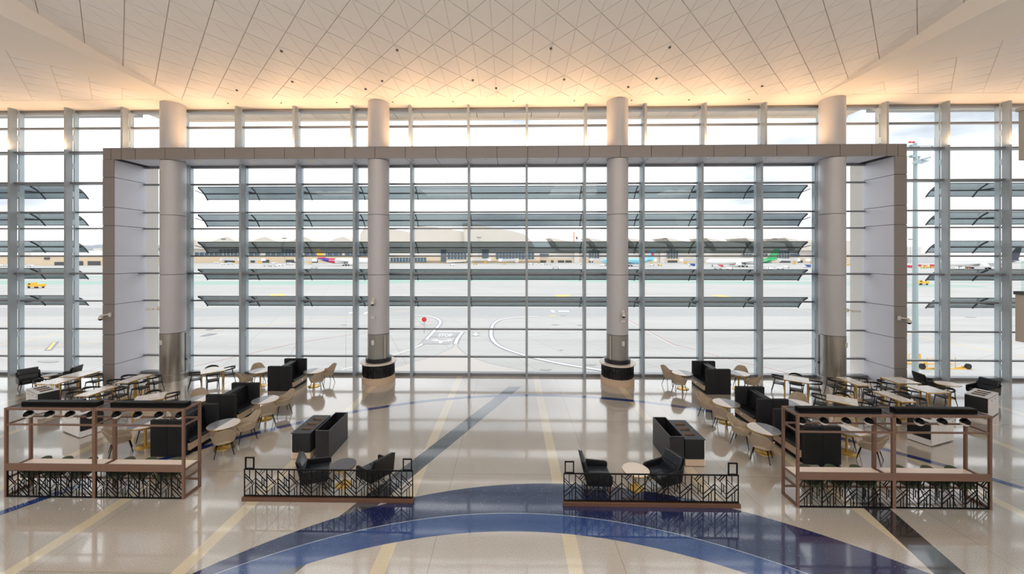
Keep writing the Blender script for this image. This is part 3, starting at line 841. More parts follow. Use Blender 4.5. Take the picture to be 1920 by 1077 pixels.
# ---- waste stations and planters
def make_bin(topm, basem):
    def f(label):
        t = thing('waste_station', label, 'waste bin'); a, b_, h = .655, .30, .80
        # black wrap (ends and back)
        m = MB(); m.rbox(-a,-a+.04,-b_+.03,b_,.22,h,.05,'X'); m.rbox(a-.04,a,-b_+.03,b_,.22,h,.05,'X'); m.box(-a+.04,a-.04,b_-.03,b_,.22,h-.01)
        obj('body', m, 'felt', t)
        m = MB(); m.box(-a+.005,-a+.04,-b_+.03,b_-.005,.02,.215).box(a-.04,a-.005,-b_+.03,b_-.005,.02,.215); m.box(-a+.04,a-.04,b_-.03,b_-.01,.02,.215)
        obj('base_strip', m, basem, t)
        obj('toe_kick', MB().box(-a+.02,a-.02,-b_+.05,b_-.02,0,.03), 'blackmetal', t)
        for k in range(3):
            x0 = -a+.02+k*(2*a-.04)/3
            d = obj('door', MB().box(x0+.004,x0+(2*a-.04)/3-.004,-b_,-b_+.025,.04,h-.03), 'white_door', t)
            obj('lock', MB().box(x0+.33,x0+.36,-b_-.008,-b_,h-.14,h-.11), 'blackmetal', d)
        # lid with three openings
        m = MB(); hx = .105; hy0, hy1 = -.16, .19; z0, z1 = h-.012, h+.012
        m.box(-a,a,-b_,hy0,z0,z1).box(-a,a,hy1,b_,z0,z1)
        cs_ = (-.34, .0, .34); xx = [-a]
        for c in cs_: xx += [c-hx, c+hx]
        xx.append(a)
        for k in range(0, len(xx), 2): m.box(xx[k],xx[k+1],hy0,hy1,z0,z1)
        lid = obj('lid', m, topm, t)
        for c in cs_:
            o = MB(); th = .008
            o.box(c-hx,c-hx+th,hy0,hy1,h-.05,h+.016).box(c+hx-th,c+hx,hy0,hy1,h-.05,h+.016).box(c-hx,c+hx,hy0,hy0+th,h-.05,h+.016).box(c-hx,c+hx,hy1-th,hy1,h-.05,h+.016)
            obj('chute', o, 'chutewood', lid)
        obj('liner', MB().box(-a+.05,a-.05,-b_+.04,b_-.04,.3,h-.055), 'soil', t)
        obj('sticker', MB().lathe([(.001,0),(.022,0)], 12, (.0,-.22,h+.0135), caps=False), 'emerald', lid)
        return t
    return f
BIN = Kind(make_bin('gunmetal', 'beigewood')); BIN2 = Kind(make_bin('greypaint', 'white_door'))
BIN.put((-6.455,12.0,0), -PI/2, 'black waste station with three openings beside the tall planter at centre left', 'central waste stations')
BIN.put((5.48,11.84,0), PI/2, 'black waste station with three openings beside the tall planter at centre right', 'central waste stations')
BIN2.put((-15.27,13.04,0), R(-22), 'nearer of the two white and black waste stations at left', 'side waste stations')
BIN2.put((-19.12,14.91,0), R(-25), 'farther of the two white and black waste stations, at far left', 'side waste stations')
BIN2.put((14.27,12.96,0), R(19.5), 'nearer of the two white and black waste stations at right', 'side waste stations')
BIN2.put((18.66,15.14,0), R(28), 'farther of the two white and black waste stations, at far right', 'side waste stations')
def make_planter(label):
    t = thing('planter', label, 'planter'); a, b_, h, w = .21, .665, .88, .022
    m = MB(); m.box(-a,a,-b_,-b_+w,0,h).box(-a,a,b_-w,b_,0,h).box(-a,-a+w,-b_+w,b_-w,0,h).box(a-w,a,-b_+w,b_-w,0,h)
    obj('box', m, 'gunmetal', t)
    m = MB(); m.box(-a-.004,a+.004,-b_-.004,-b_+w,h,h+.012).box(-a-.004,a+.004,b_-w,b_+.004,h,h+.012).box(-a-.004,-a+w,-b_+w,b_-w,h,h+.012).box(a-w,a+.004,-b_+w,b_-w,h,h+.012)
    obj('rim', m, 'darkgrey', t)
    obj('inner_tray', MB().box(-a+w,a-w,-b_+w,b_-w,.25,.3), 'soil', t)
    return t
PL = Kind(make_planter)
PL.put((-5.80,12.04,0), 0, 'tall empty dark grey planter box at centre left, right of the waste station', 'planter boxes')
PL.put((4.94,11.86,0), 0, 'tall empty dark grey planter box at centre right, left of the waste station', 'planter boxes')
# ---- lattice screens
def lat(mb, x0, y, z0, w, h, n, tv=.023, td=.016, thick2=0):
    sx = w; sz = h/2.42
    for i in range(n):
        xb = x0+i*w
        mb.box(xb-tv/2*(1.8 if thick2 and i % 2 == 0 else 1), xb+tv/2*(1.8 if thick2 and i % 2 == 0 else 1), y-.01, y+.01, z0, z0+h)
        for (p, q) in lattice_poly(i):
            mb.bar((xb+p[0]*sx, y, z0+h-p[1]*sz), (xb+q[0]*sx, y, z0+h-q[1]*sz), .016, td)
    mb.box(x0+n*w-tv/2, x0+n*w+tv/2, y-.01, y+.01, z0, z0+h)
def make_screen(label):
    t = thing('lattice_screen', label, 'screen'); w = 4.36
    obj('plinth', MB().rbox(-w/2-.02,w/2+.02,-.07,.06,0,.10,.008), 'plinth', t)
    m = MB(); lat(m, -w/2+.01, 0, .115, (w-.02)/15, .665, 15)
    obj('lattice', m, 'blackmetal', t)
    m = MB(); m.box(-w/2,w/2,-.016,.016,.775,.80).box(-w/2,w/2,-.016,.016,.10,.125); obj('rail', m, 'blackmetal', t)
    for sx in (-1, 1):
        m = MB(); xc = sx*(w/2-.145); hw, z0, z1 = .118, .80, 1.10
        m.box(xc-hw,xc-hw+.028,-.014,.014,z0,z1).box(xc+hw-.028,xc+hw,-.014,.014,z0,z1).box(xc-hw,xc+hw,-.014,.014,z1-.028,z1).box(xc-hw,xc+hw,-.014,.014,z0,z0+.022)
        obj('sign_frame', m, 'blackmetal', t)
    return t
SC = Kind(make_screen)
SC.put((-4.67,9.47,0), 0, 'low black lattice screen on a wood plinth at the left', 'lattice screens')
SC.put((3.51,9.43,0), 0, 'low black lattice screen on a wood plinth at the right', 'lattice screens')
# ---- counter frames
CW = 4.74; MOD = CW/2; CD = .55
def make_counter(label):
    t = thing('communal_counter', label, 'counter'); p = .055; Hh = 2.32
    for x in (p/2, CW-p/2):
        for y in (p/2, CD-p/2): obj('post', MB().cb((x,y,Hh/2), (p,p,Hh)), 'copper', t)
    for y in (p/2, CD-p/2): obj('post', MB().cb((CW/2,y,Hh/2), (p*1.5,p,Hh)), 'copper', t)
    m = MB()
    for y in (p/2, CD-p/2):
        m.box(p,CW-p,y-p/2,y+p/2,Hh-p,Hh); m.box(p,CW-p,y-.018,y+.018,1.865,1.905)
    m.box(p,CW-p,CD-p+.01,CD-.01,.2,.25)
    for x in (p/2, CW/2, CW-p/2):
        m.box(x-p/2,x+p/2,p,CD-p,Hh-p,Hh); m.box(x-.018,x+.018,p,CD-p,1.865,1.905)
        m.box(x-.022,x+.022,p,CD-p,.712,.745)
        if x != CW/2: m.box(x-.022,x+.022,p,CD-p,.46,.51); m.box(x-.03,x+.03,p,CD-p,.0,.06)
    obj('rail', m, 'copper', t)
    obj('top_panel', MB().box(p,CW/2-p*.5,p,CD-p,Hh-.03,Hh-.01).box(CW/2+p*.5,CW-p,p,CD-p,Hh-.03,Hh-.01), 'gunmetal', t)
    obj('countertop', MB().box(p+.01,CW/2-p*.8,.03,CD-.0,.685,.712).box(CW/2+p*.8,CW-p-.01,.03,CD-.0,.685,.712), 'palewood', t)
    obj('apron', MB().box(p,CW/2-p*.75,.0,.03,.70,.88).box(CW/2+p*.75,CW-p,.0,.03,.70,.88), 'copper', t)
    for x0 in (p, CW/2+p*.75):
        m = MB(); w = (CW/2-p*1.75)/8
        lat(m, x0, .025, .03, w, .66, 8, .014, .0125, 1)
        m.box(x0,x0+w*8,.012,.038,.0,.035).box(x0,x0+w*8,.012,.038,.68,.70)
        obj('lattice', m, 'blackmetal', t)
    for (a, b_) in ((.2,2.25), (2.6,4.62)):
        obj('light_box', MB().rbox(a,b_,.19,.36,Hh-.012,Hh+.085,.008), 'blackmetal', t)
    return t
CT = Kind(make_counter)
CT.put((-13.15,9.45,0), 0, 'copper brown metal frame with communal counter and lattice front at left', 'communal counters')
CT.put((7.13,9.42,0), 0, 'copper brown metal frame with communal counter and lattice front at right', 'communal counters')
def make_globe(label):
    t = thing('globe_lamp', label, 'lamp'); r = .098
    pr = [(.001,r)]+[(r*math.sin(R(a)), r*math.cos(R(a))) for a in range(15, 91, 15)]
    sh = MB().lathe([(x*1.02, z*1.0) for x, z in pr], 24); sh2 = MB().lathe([(r*math.sin(R(a)), r*math.cos(R(a))) for a in range(90, 180, 15)]+[(.001,-r)], 24)
    tl = Matrix.Rotation(R(16), 4, 'X')
    for q in (sh, sh2): q.v = [tuple(tl @ Vector(v)) for v in q.v]
    obj('shade', sh, 'blackmetal', t); obj('globe', sh2, 'globe', t)
    rg = MB().lathe([(r*1.03,-.006),(r*1.03,.008)], 24); rg.v = [tuple(tl @ Vector(v)) for v in rg.v]; obj('ring', rg, 'chrome', t)
    obj('stem', MB().tube((0,0,r*.8),(0,0,.25),.008,.008,8), 'blackmetal', t)
    return t
GLB = Kind(make_globe)
def make_green(label):
    t = thing('counter_chair', label, 'chair')
    def sh(u, v):
        a = R(-115+230*u); aa = abs(math.degrees(a))
        zt = .53+.19*math.exp(-(aa/58)**3); z = .42+(zt-.42)*v
        r_ = .2+.045*v
        return (r_*1.08*math.sin(a), -r_*math.cos(a)-.12*max(0,z-.5)*max(0,math.cos(a))*2, z)
    obj('backrest', MB().sheet(sh, 24, 6, .025), 'green', t)
    obj('seat', MB().rbox(-.21,.21,-.18,.22,.40,.455,.12), 'green', t)
    for (x, y) in ((-1,-1),(1,-1),(-1,1),(1,1)):
        obj('leg', MB().tube((x*.13,y*.13,.41),(x*.23,y*.23,0),.012,.008,8), 'blackmetal', t)
    return t
GR = Kind(make_green)
o8 = ['first', 'second', 'third', 'fourth', 'fifth', 'sixth', 'seventh', 'eighth']
for side, x0, y0 in (('left', -13.15, 9.45), ('right', 7.13, 9.42)):
    for k, dx in enumerate((.30,.87,1.43,2.0,2.69,3.26,3.83,4.40)):
        GLB.put((x0+dx, y0+.27, 2.045), 0, '%s from left of the black and white globe lamps in the %s counter frame' % (o8[k], side), 'globe lamps')
    for k, dx in enumerate((.33,.93,1.62,2.68,3.28,4.0) if side == 'left' else (.68,1.32,1.98,3.12,3.82,4.45)):
        GR.put((x0+dx, y0+CD-.16, 0), PI+random.uniform(-.12,.12), '%s from left of the olive green chairs at the %s counter' % (o8[k], side), 'green counter chairs')
# ---- balcony edges entering at the right
X8 = 10.81
b1 = thing('balcony', 'lower beige balcony edge with glass railing at the right border', 'balcony', (X8+1.2, 6.6, 4.45))
obj('slab', MB().box(-1.2,1.6,-2.2,1.6,0,1.0), 'wallbeige', b1)
obj('cap', MB().box(-1.215,1.6,-2.2,1.62,1.0,1.07), 'darkgrey', b1)
obj('access_panel', MB().box(-1.208,-1.195,.6,1.35,.2,.85), 'wallbeige', b1)
g1 = MB().box(-1.15,-1.138,-2.2,1.54,1.07,1.72).box(-1.15,1.6,1.54,1.552,1.07,1.72); obj('glass_railing', g1, 'rail_glass', b1)
obj('clamp', MB().cb((-1.2,1.3,1.55), (.06,.05,.05)).cb((-1.2,.3,1.55), (.06,.05,.05)), 'darkgrey', b1)
b2 = thing('balcony', 'upper beige balcony edge with glass railing at the right border', 'balcony', (X8+1.27, 6.6, 8.32))
obj('slab', MB().box(-1.2,1.6,-2.2,1.6,0,1.05), 'wallbeige', b2); obj('cap', MB().box(-1.23,1.6,-2.2,1.63,1.05,1.12), 'wallbeige', b2)
obj('glass_railing', MB().box(-1.10,-1.085,-2.2,1.5,1.12,1.9).box(-1.1,1.6,1.5,1.515,1.12,1.9), 'rail_glass', b2)
# ================================================================ outside
GZ = -6.0; HA = H-GZ
def A(x, y, z=GZ):                       # point on the apron
    return G(x, y, z)
def at(px, t): return W((px-CX)/F*t, t, GZ)
def apron_mat():
    m = bpy.data.materials.new('apron_concrete'); m.use_nodes = True; nt = m.node_tree; b = nt.nodes['Principled BSDF']; N = nt.nodes.new; K = nt.links.new
    g = N('ShaderNodeNewGeometry')
    n1 = N('ShaderNodeTexNoise'); n1.inputs['Scale'].default_value = .03; n1.inputs['Detail'].default_value = 6; K(g.outputs['Position'], n1.inputs['Vector'])
    mp = N('ShaderNodeMapping'); mp.inputs['Scale'].default_value = (.012,.25,1); K(g.outputs['Position'], mp.inputs[0])
    n2 = N('ShaderNodeTexNoise'); n2.inputs['Scale'].default_value = 1.0; n2.inputs['Detail'].default_value = 5; K(mp.outputs[0], n2.inputs['Vector'])
    r = N('ShaderNodeValToRGB'); e = r.color_ramp.elements; e[0].position = .3; e[0].color = ALB(.42,.413,.40); e[1].position = .7; e[1].color = ALB(.50,.492,.478)
    K(n1.outputs['Fac'], r.inputs[0])
    r2 = N('ShaderNodeValToRGB'); e = r2.color_ramp.elements; e[0].position = .36; e[0].color = ALB(.37,.365,.355); e[1].position = .6; e[1].color = ALB(.50,.492,.478)
    K(n2.outputs['Fac'], r2.inputs[0])
    mx = N('ShaderNodeMix'); mx.data_type = 'RGBA'; mx.inputs[0].default_value = .45; K(r.outputs[0], mx.inputs[6]); K(r2.outputs[0], mx.inputs[7])
    # slab joints
    mr = N('ShaderNodeMapping'); mr.inputs['Rotation'].default_value = (0,0,R(-24)); K(g.outputs['Position'], mr.inputs[0])
    br = N('ShaderNodeTexBrick'); br.offset = 0; br.inputs['Scale'].default_value = .16; br.inputs['Mortar Size'].default_value = .006
    br.inputs['Brick Width'].default_value = 1; br.inputs['Row Height'].default_value = 1
    br.inputs['Color1'].default_value = (1,1,1,1); br.inputs['Color2'].default_value = (.965,.965,.965,1); br.inputs['Mortar'].default_value = (.72,.7,.68,1)
    K(mr.outputs[0], br.inputs['Vector'])
    m2 = N('ShaderNodeMix'); m2.data_type = 'RGBA'; m2.blend_type = 'MULTIPLY'; m2.inputs[0].default_value = 1; K(mx.outputs[2], m2.inputs[6]); K(br.outputs['Color'], m2.inputs[7])
    K(m2.outputs[2], b.inputs['Base Color']); b.inputs['Roughness'].default_value = .8
    return m
def ALB(r_, g_, b_): return (r_, g_, b_, 1)
M['apron'] = apron_mat()
ap = struct('ground_apron', MB().box(-2500, 2500, 19.8, 1500, GZ-.5, GZ), 'apron')
M['p_white'] = mat('road_paint_white', (.78,.78,.77), .7, linear=True); M['p_orange'] = mat('road_paint_orange', (.70,.50,.28), .7, linear=True)
M['p_yellow'] = mat('road_paint_yellow', (.75,.52,.18), .7, linear=True); M['p_green'] = mat('road_paint_green', (.30,.43,.375), .8, linear=True)
M['p_red'] = mat('road_paint_red', (.55,.28,.28), .8, linear=True); M['p_grey'] = mat('road_paint_grey', (.38,.38,.38), .8, linear=True)
M['p_dark'] = mat('road_stain', (.26,.26,.29), .8, linear=True); M['p_pink'] = mat('pale_paving', (.50,.465,.44), .8, linear=True)
lvl = [0]
def paint(nm, m, polys, up=None):
    lvl[0] += 1; z = GZ+.0012*lvl[0] if up is None else GZ+up
    mb = MB()
    for pts in polys:
        v = [A(x, y, GZ) for x, y in pts]; mb.add([(p.x, p.y, z) for p in v], [tuple(range(len(v)))])
    return obj(nm, mb, m, ap)
def stroke(nm, m, pts, w, smooth=True):
    lvl[0] += 1; z = GZ+.0012*lvl[0]
    P = [A(x, y, GZ) for x, y in pts]
    if smooth and len(P) > 2:
        Q = []
        for i in range(len(P)-1):
            p0 = P[max(i-1,0)]; p1 = P[i]; p2 = P[i+1]; p3 = P[min(i+2,len(P)-1)]
            for k in range(8):
                u = k/8; Q.append(.5*((2*p1)+(p2-p0)*u+(2*p0-5*p1+4*p2-p3)*u*u+(3*p1-p0-3*p2+p3)*u**3))
        Q.append(P[-1]); P = Q
    vs = []; fs = []
    for i, p in enumerate(P):
        d = (P[min(i+1,len(P)-1)]-P[max(i-1,0)]); d.z = 0; d.normalize(); n = Vector((-d.y, d.x, 0))
        for q in (-1, 1): v = p+n*(q*w/2); vs.append((v.x, v.y, z))
    for i in range(len(P)-1): fs.append((2*i, 2*i+1, 2*i+3, 2*i+2))
    mb = MB().add(vs, fs); return obj(nm, mb, m, ap)
# far greens
paint('green_strip', 'p_green', [[(-300,526),(0,527),(193,527.5),(560,528),(760,524),(960,520.5),(1100,523),(830,529),(700,533),(560,534.5),(193,533.5),(0,534),(-300,533)],
      [(-300,518.5),(193,519),(420,518.5),(420,520.5),(193,521.3),(-300,521.5)],
      [(1020,525.5),(1060,524.5),(1180,525.5),(1540,529),(1720,533),(1830,536),(1860,539),(1700,538.5),(1540,533.5),(1180,530.5),(1080,529)],
      [(1180,521.5),(1540,523.5),(1880,529),(1880,531),(1540,525.5)]])
paint('pavement_band', 'p_grey', [[(-400,577),(2300,579),(2300,593.5),(-400,592.5)]])
for p in ([(0,610),(43,603.5),(120,595),(194,587.6)], [(-60,660),(0,647),(43.5,639.4),(118.6,626),(193,613),(285,597),(363,582),(404,574)], [(-20,664),(43.5,655.3),(193.8,640),(300,630),(408,618.5),(467,612.9),(557,604),(639,595.7),(732,586),(835,576),(960,566)],
          [(1463,575),(1520,585),(1605,601),(1722,631),(1866,660),(1980,682)], [(560,541),(700,540),(1000,541),(1400,540),(1900,548)], [(310,529.5),(360,527.5)], [(390,530),(440,526.5),(560,521)], [(640,534),(700,526)]):
    stroke('guide_line', 'p_orange', p, .28)
paint('orange_mark', 'p_yellow', [[(505,552),(535,551),(533,555),(508,555.5)], [(1040,553),(1068,553),(1070,556),(1045,557)], [(1330,553),(1358,554),(1380,560),(1350,557)], [(1031,591.8),(1042,591.8),(1042,593.3),(1031,593.3)]])
paint('white_mark', 'p_white', [[(653,587),(660,585.5),(662,587),(655,588.5)], [(681,588),(690,584.5),(692,586),(685,589.5)], [(1032,582),(1037,582),(1041,586),(1035,586)], [(1047,583),(1066,583),(1068,585),(1048,585)]])
for p in ([(300,700),(363.5,687.4),(433,671.5),(557,644),(639,631),(764,615),(818,608)], [(1160,590),(1177.3,600),(1257,643),(1280,650),(1378,677),(1428,688),(1487,703)]):
    stroke('red_line', 'p_red', p, .14)
stroke('white_line', 'p_white', [(1158,590.5),(1175.3,601),(1255,644.5),(1279,651.5),(1377,678.6),(1427,690),(1486,705)], .12)
stroke('white_line', 'p_white', [(640,694),(700,679.5),(736,666.6),(770,655.5),(780,651.2)], .2)
# road edges
c1 = [(778,591.8),(795,592.2),(808,594.2),(820.5,598.5),(825.9,604.7),(821,612.6),(812.6,622.2),(803,633),(790.9,645.8),(780,651.2)]
c2 = [(866.9,623.5),(863.3,627.5),(857.2,636.7),(853.6,646)]
c3 = [(1010,594.6),(980,595.2),(955,596.9),(936.9,600.5),(926.7,606.5),(922.3,614),(920.6,623.5),(921.4,632),(926.7,641),(936.9,649.4),(955,657.2),(980,665.5),(1010,673.5),(1060,684),(1128,694.5)]
for c in (c1, c2, c3): stroke('kerb_line', 'p_dark', c, .85)
for c in (c1, c2, c3): stroke('kerb_paint', 'p_white', c, .45)
island = [(853.9,644.6),(847.6,652.4),(833,659.7),(811.4,668.7),(780,678.4),(740,689.5),(700,698),(640,712),(640,722),(1080,722),(1040,705),(980,694.7),(924.8,683.8),(894.7,674.1),(876.6,666.3),(863.3,656),(857,648.6)]
paint('paved_island', 'p_pink', [island])
stroke('island_edge', 'p_dark', island[:8], .1); stroke('island_edge', 'p_dark', island[9:], .1)
paint('stop_backing', 'p_grey', [[(812.3,625.3),(858,625.3),(853,632.8),(808.5,632.8)], [(797,636.7),(850,636.7),(843,645.8),(789,645.8)], [(885.5,623.4),(900,623.4),(898,630.7),(884.5,630.7)]])
def poly_at(nm, polys, x0, y0, ux, uy, m='p_white'):   # small flat marks; local axes along the road
    lvl[0] += 1; z = GZ+.0012*lvl[0]; mb = MB(); o = A(x0, y0, GZ)
    for pts in polys: mb.add([(o.x+ux[0]*a+uy[0]*b_, o.y+ux[1]*a+uy[1]*b_, z) for a, b_ in pts], [tuple(range(len(pts)))])
    return obj(nm, mb, m, ap)
UX, UY = (cs, sn), (-.10, 1.0)
poly_at('stop_line', [[(0,0),(4.6,0),(4.6,.45),(0,.45)]], 811.5, 623.5, UX, UY)
cu = bpy.data.curves.new('stop_text', 'FONT'); cu.body = 'STOP'; cu.size = 1.0; cu.offset = .012
tmp = bpy.data.objects.new('tmp', cu); C.objects.link(tmp); bpy.context.view_layer.update()
me = bpy.data.meshes.new_from_object(tmp.evaluated_get(bpy.context.evaluated_depsgraph_get())); bpy.data.objects.remove(tmp)
lvl[0] += 1; o = A(820.5, 632.2, GZ); zt = GZ+.0012*lvl[0]+.002
for v in me.vertices:
    a, b_ = v.co.x*.88, v.co.y*3.1; v.co = (o.x+UX[0]*a+UY[0]*b_, o.y+UX[1]*a+UY[1]*b_, zt)
me.materials.clear(); me.materials.append(M['p_white']); st = bpy.data.objects.new('stop_text', me); C.objects.link(st); st.parent = ap
arr = [[(1.35,0),(1.75,0),(1.85,1.0),(2.5,1.5),(2.5,1.95),(1.6,1.35),(1.0,1.95),(1.0,1.5),(1.4,1.0)], [(2.5,1.15),(3.4,1.75),(2.5,2.35)], [(1.0,1.15),(.0,1.75),(1.0,2.35)]]
poly_at('turn_arrow', arr, 804.0, 644.2, UX, UY)
poly_at('down_arrow', [[(.35,.9),(.6,.9),(.6,2.4),(.35,2.4)], [(.475,0),(1.05,1.1),(-.1,1.1)]], 886, 630.3, UX, UY)
paint('stand_mark_dark', 'p_dark', [[(83,657.5),(99.5,641.5),(110,641.5),(96.5,657.5)], [(385,619),(402,614),(409,615),(395,620)], [(375,631),(392,626),(408,626.5),(385,631)]])
paint('stand_mark', 'p_yellow', [[(87.4,657),(100.3,642.2),(105.3,642.2),(93.8,657)]])
paint('oil_stain', 'p_grey', [[(x+w*math.cos(a)/2, y+h*math.sin(a)/2) for a in [k*PI/6 for k in range(12)]] for x, y, w, h in ((1041,609.5,14,2),(1087,610,10,2),(645,609.5,11,1.6),(793,607.8,11,1.6),(1056,592,10,1.6),(1052,657,7,1.6),(1023,693.5,22,4),(1108,684,20,3.5),(90,678,40,5),(1820,595,22,1.6))])
# kerb objects on the apron
t = thing('stop_sign', 'small red stop sign on a post at the left edge of the apron road', 'sign', A(795.5,624.5))
obj('post', MB().tube((0,0,0),(0,0,2.0),.04,.04,8), 'galv', t)
obj('plate', MB().prism([(.4*math.cos(R(22.5+45*k)), 2.1+.4*math.sin(R(22.5+45*k))) for k in range(8)], 'Y', -.06, -.03), 'red', t)

# ------------------------------------------------ terminal
def FP(px, py, t, px0): return ((px-px0)/F*t, H-(py-CY)*t/F-GZ)      # local x, height above apron
def build(nm, label, cat, px0, t, items, group=None):
    r = thing(nm, label, cat, at(px0, t), PSI, group)
    for it in items:
        part, m, dy, dep, polys = it[:5]
        mb = MB()
        for pts in polys: mb.prism([FP(x, y, t, px0) for x, y in pts], 'Y', dy, dy+dep)
        obj(part, mb, m, r)
    return r
def rect(x0, y0, x1, y1): return [(x0,y0),(x1,y0),(x1,y1),(x0,y1)]
T0 = 574
def frames(x0, x1, y0, y1, n): return [rect(x0+(x1-x0)*k/n-.25, y0, x0+(x1-x0)*k/n+.25, y1) for k in range(n+1)]
build('parking_building', 'long low beige building with dark garage openings on the far left of the apron', 'building', 90, 430, [
    ('wall', 'beige', 0, 40, [rect(-160,481,284,499)]), ('roof', 'white', -1, 42, [rect(60,470.5,290,479.5)]), ('parapet', 'facade', -.5, 40, [rect(-160,478,284,482)]),
    ('opening', 'darkgrey', -.6, 1, [rect(103,491.5,119.5,499), rect(139,490,156,499), rect(165.3,490,188.5,497.5)]),
    ('sign', 'darkgrey', -.8, .6, [rect(84,483,93.5,487)])])
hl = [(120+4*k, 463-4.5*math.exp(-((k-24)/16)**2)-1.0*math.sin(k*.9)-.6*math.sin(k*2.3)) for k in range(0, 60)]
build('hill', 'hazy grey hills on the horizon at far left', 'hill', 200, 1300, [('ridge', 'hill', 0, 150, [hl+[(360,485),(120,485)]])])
for k, (x0, x1, y0) in enumerate(((40,58,472), (62,72,469), (74,96,473), (100,118,471), (175,188,466), (196,206,467))):
    build('distant_building', '%s from left of the tiny pale buildings below the hazy hills' % ['first','second','third','fourth','fifth','sixth'][k], 'building', (x0+x1)/2, 900, [('wall', 'facade', 0, 20, [rect(x0,y0,x1,486)])], 'distant buildings')
# left concourse
it = [('base_wall', 'beige', 0, 60, [rect(284,481,705,493.5)]), ('upper_wall', 'facade', 2, 55, [rect(284,463,705,481)]),
      ('glazing', 'bglass', 1, 2, [rect(a,473.5,b_,483) for a, b_ in ((364,410),(456,486),(497,527),(570,600),(610,640),(646,700))]+[rect(410,466,452,487), rect(527,466,565,486), rect(285,465,300,484)]),
      ('mullions', 'facade', .4, .6, frames(410,452,466,487,6)+frames(527,565,466,486,6)+frames(364,410,473.5,483,5)+frames(456,486,473.5,483,3)+frames(497,527,473.5,483,3)+frames(570,700,473.5,483,12)+frames(285,300,465,484,3)),
      ('openings', 'darkgrey', -.3, 1, [rect(a,487.5,b_,493.3) for a, b_ in ((421,441),(470,478),(492,505),(536,556),(585,596),(620,640),(660,672))])]
build('concourse', 'long low terminal concourse with beige base and glass at the left, behind the first aircraft', 'building', 490, T0, it)
for k, xc in enumerate((346, 419, 492, 565, 638)):
    pts = []
    for q in range(25):
        u = q/24; x = xc-38+78*u
        y = 454.5 - 9.5*math.exp(-((u-.50)/.22)**2)*(1 if u < .5 else 1) - (1.5 if u > .5 else 0)*(1-u)*2
        pts.append((x, y))
    build('curved_roof', '%s from left of the curved pale roofs along the left concourse' % ['first','second','third','fourth','fifth'][k], 'roof', xc, T0-4, [('shell', 'roof', 0, 50, [pts+[(xc+40,467),(xc-38,467)]])], 'curved roofs of the left concourse')
# central hall
build('terminal_hall', 'great central terminal hall with sweeping pale roof', 'building', 850, T0-10, [
    ('roof_west', 'roof', 0, 90, [[(675,440),(682,427),(700,426.5),(731,429.5),(752,432),(770,436),(778,440),(778,462),(675,470)]]),
    ('roof_middle', 'roof', -6, 90, [[(776,463),(776,426),(790,425),(815,426.5),(845,430.5),(871,435),(873.5,440),(876,463)]]),
    ('roof_east', 'roof', -14, 90, [[(874,463),(869,421),(880,420),(905,424.5),(930,429.5),(960,434.5),(980,439.5),(985,442),(996,454),(1000,463)]]),
    ('eave', 'facade', -18, 20, [rect(690,461,1000,468)]),
    ('base_wall', 'beige', -16, 80, [rect(730,489,1010,501), rect(705,480,1010,494)]),
    ('wall', 'facade', -15, 70, [rect(700,466,1010,492)]),
    ('glazing', 'bglass', -16.6, 1, [rect(738,483,804,491), rect(830,467,840,490), rect(842,474,877,486), rect(905,468,917,488), rect(930,475,1000,486)]),
    ('mullions', 'facade', -17, .6, frames(738,804,483,491,12)+frames(842,877,474,486,6)+frames(930,1000,475,486,12)),
    ('canopy', 'facade', -18, 3, [[(840,489),(876,487),(876,490.5),(840,492.5)]])])
# right concourse
build('concourse', 'long low terminal concourse with beige base and glass at the right, behind the green-tailed aircraft', 'building', 1300, T0, [
    ('base_wall', 'beige', 0, 60, [rect(1000,485,1610,494.5)]), ('upper_wall', 'facade', 2, 55, [rect(1000,464,1610,485)]),
    ('glazing', 'bglass', 1, 2, [rect(a,468,b_,487) for a, b_ in ((1104,1124),(1252,1272),(1455,1481))]+[rect(a,476,b_,482) for a, b_ in ((1000,1009),(1012,1029),(1392,1412),(1416,1440),(1480,1500))]),
    ('mullions', 'facade', .4, .6, frames(1104,1124,468,487,4)+frames(1252,1272,468,487,4)+frames(1455,1481,468,487,5)+frames(1392,1440,476,482,8)),
    ('openings', 'darkgrey', -.3, 1, [rect(a,488.5,b_,494.3) for a, b_ in ((1013,1024),(1033,1038),(1046,1058),(1060,1072),(1104,1112),(1252,1270),(1460,1482),(1496,1505))]),
    ('tower', 'facade', -2, 8, [rect(1076,470,1086,497), rect(1237,468,1248,497)])])
for k, xc in enumerate((1029, 1101.5, 1175, 1248, 1323.5, 1397.8, 1472)):
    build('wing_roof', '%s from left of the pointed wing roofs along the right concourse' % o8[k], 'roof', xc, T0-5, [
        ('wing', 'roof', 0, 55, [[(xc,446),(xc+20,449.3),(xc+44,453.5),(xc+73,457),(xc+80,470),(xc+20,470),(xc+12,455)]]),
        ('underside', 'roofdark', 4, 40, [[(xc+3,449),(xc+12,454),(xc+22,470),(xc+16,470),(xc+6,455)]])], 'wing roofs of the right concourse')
build('hangar', 'curved pale roof building at the right end of the concourse', 'building', 1600, T0-12, [('roof', 'roof', 0, 60, [[(1545,462),(1552,448),(1580,450),(1620,455),(1660,462),(1660,478),(1545,478)]]), ('wall', 'beige', 2, 50, [rect(1550,476,1650,497)])])
build('warehouse', 'pale boxy buildings on the far right beyond the light mast', 'building', 1720, T0, [('wall', 'facade', 0, 40, [rect(1690,463,1728,497), rect(1728,474,1760,497)]), ('lower_wall', 'greypaint', -3, 10, [rect(1700,478,1760,498)])])
build('warehouse', 'long white roofed sheds on the horizon at the far right', 'building', 1860, 700, [('wall', 'white', 0, 40, [rect(1770,475.5,1990,491)]), ('trim', 'greypaint', -1, 2, [rect(1770,479,1990,480.5)])])
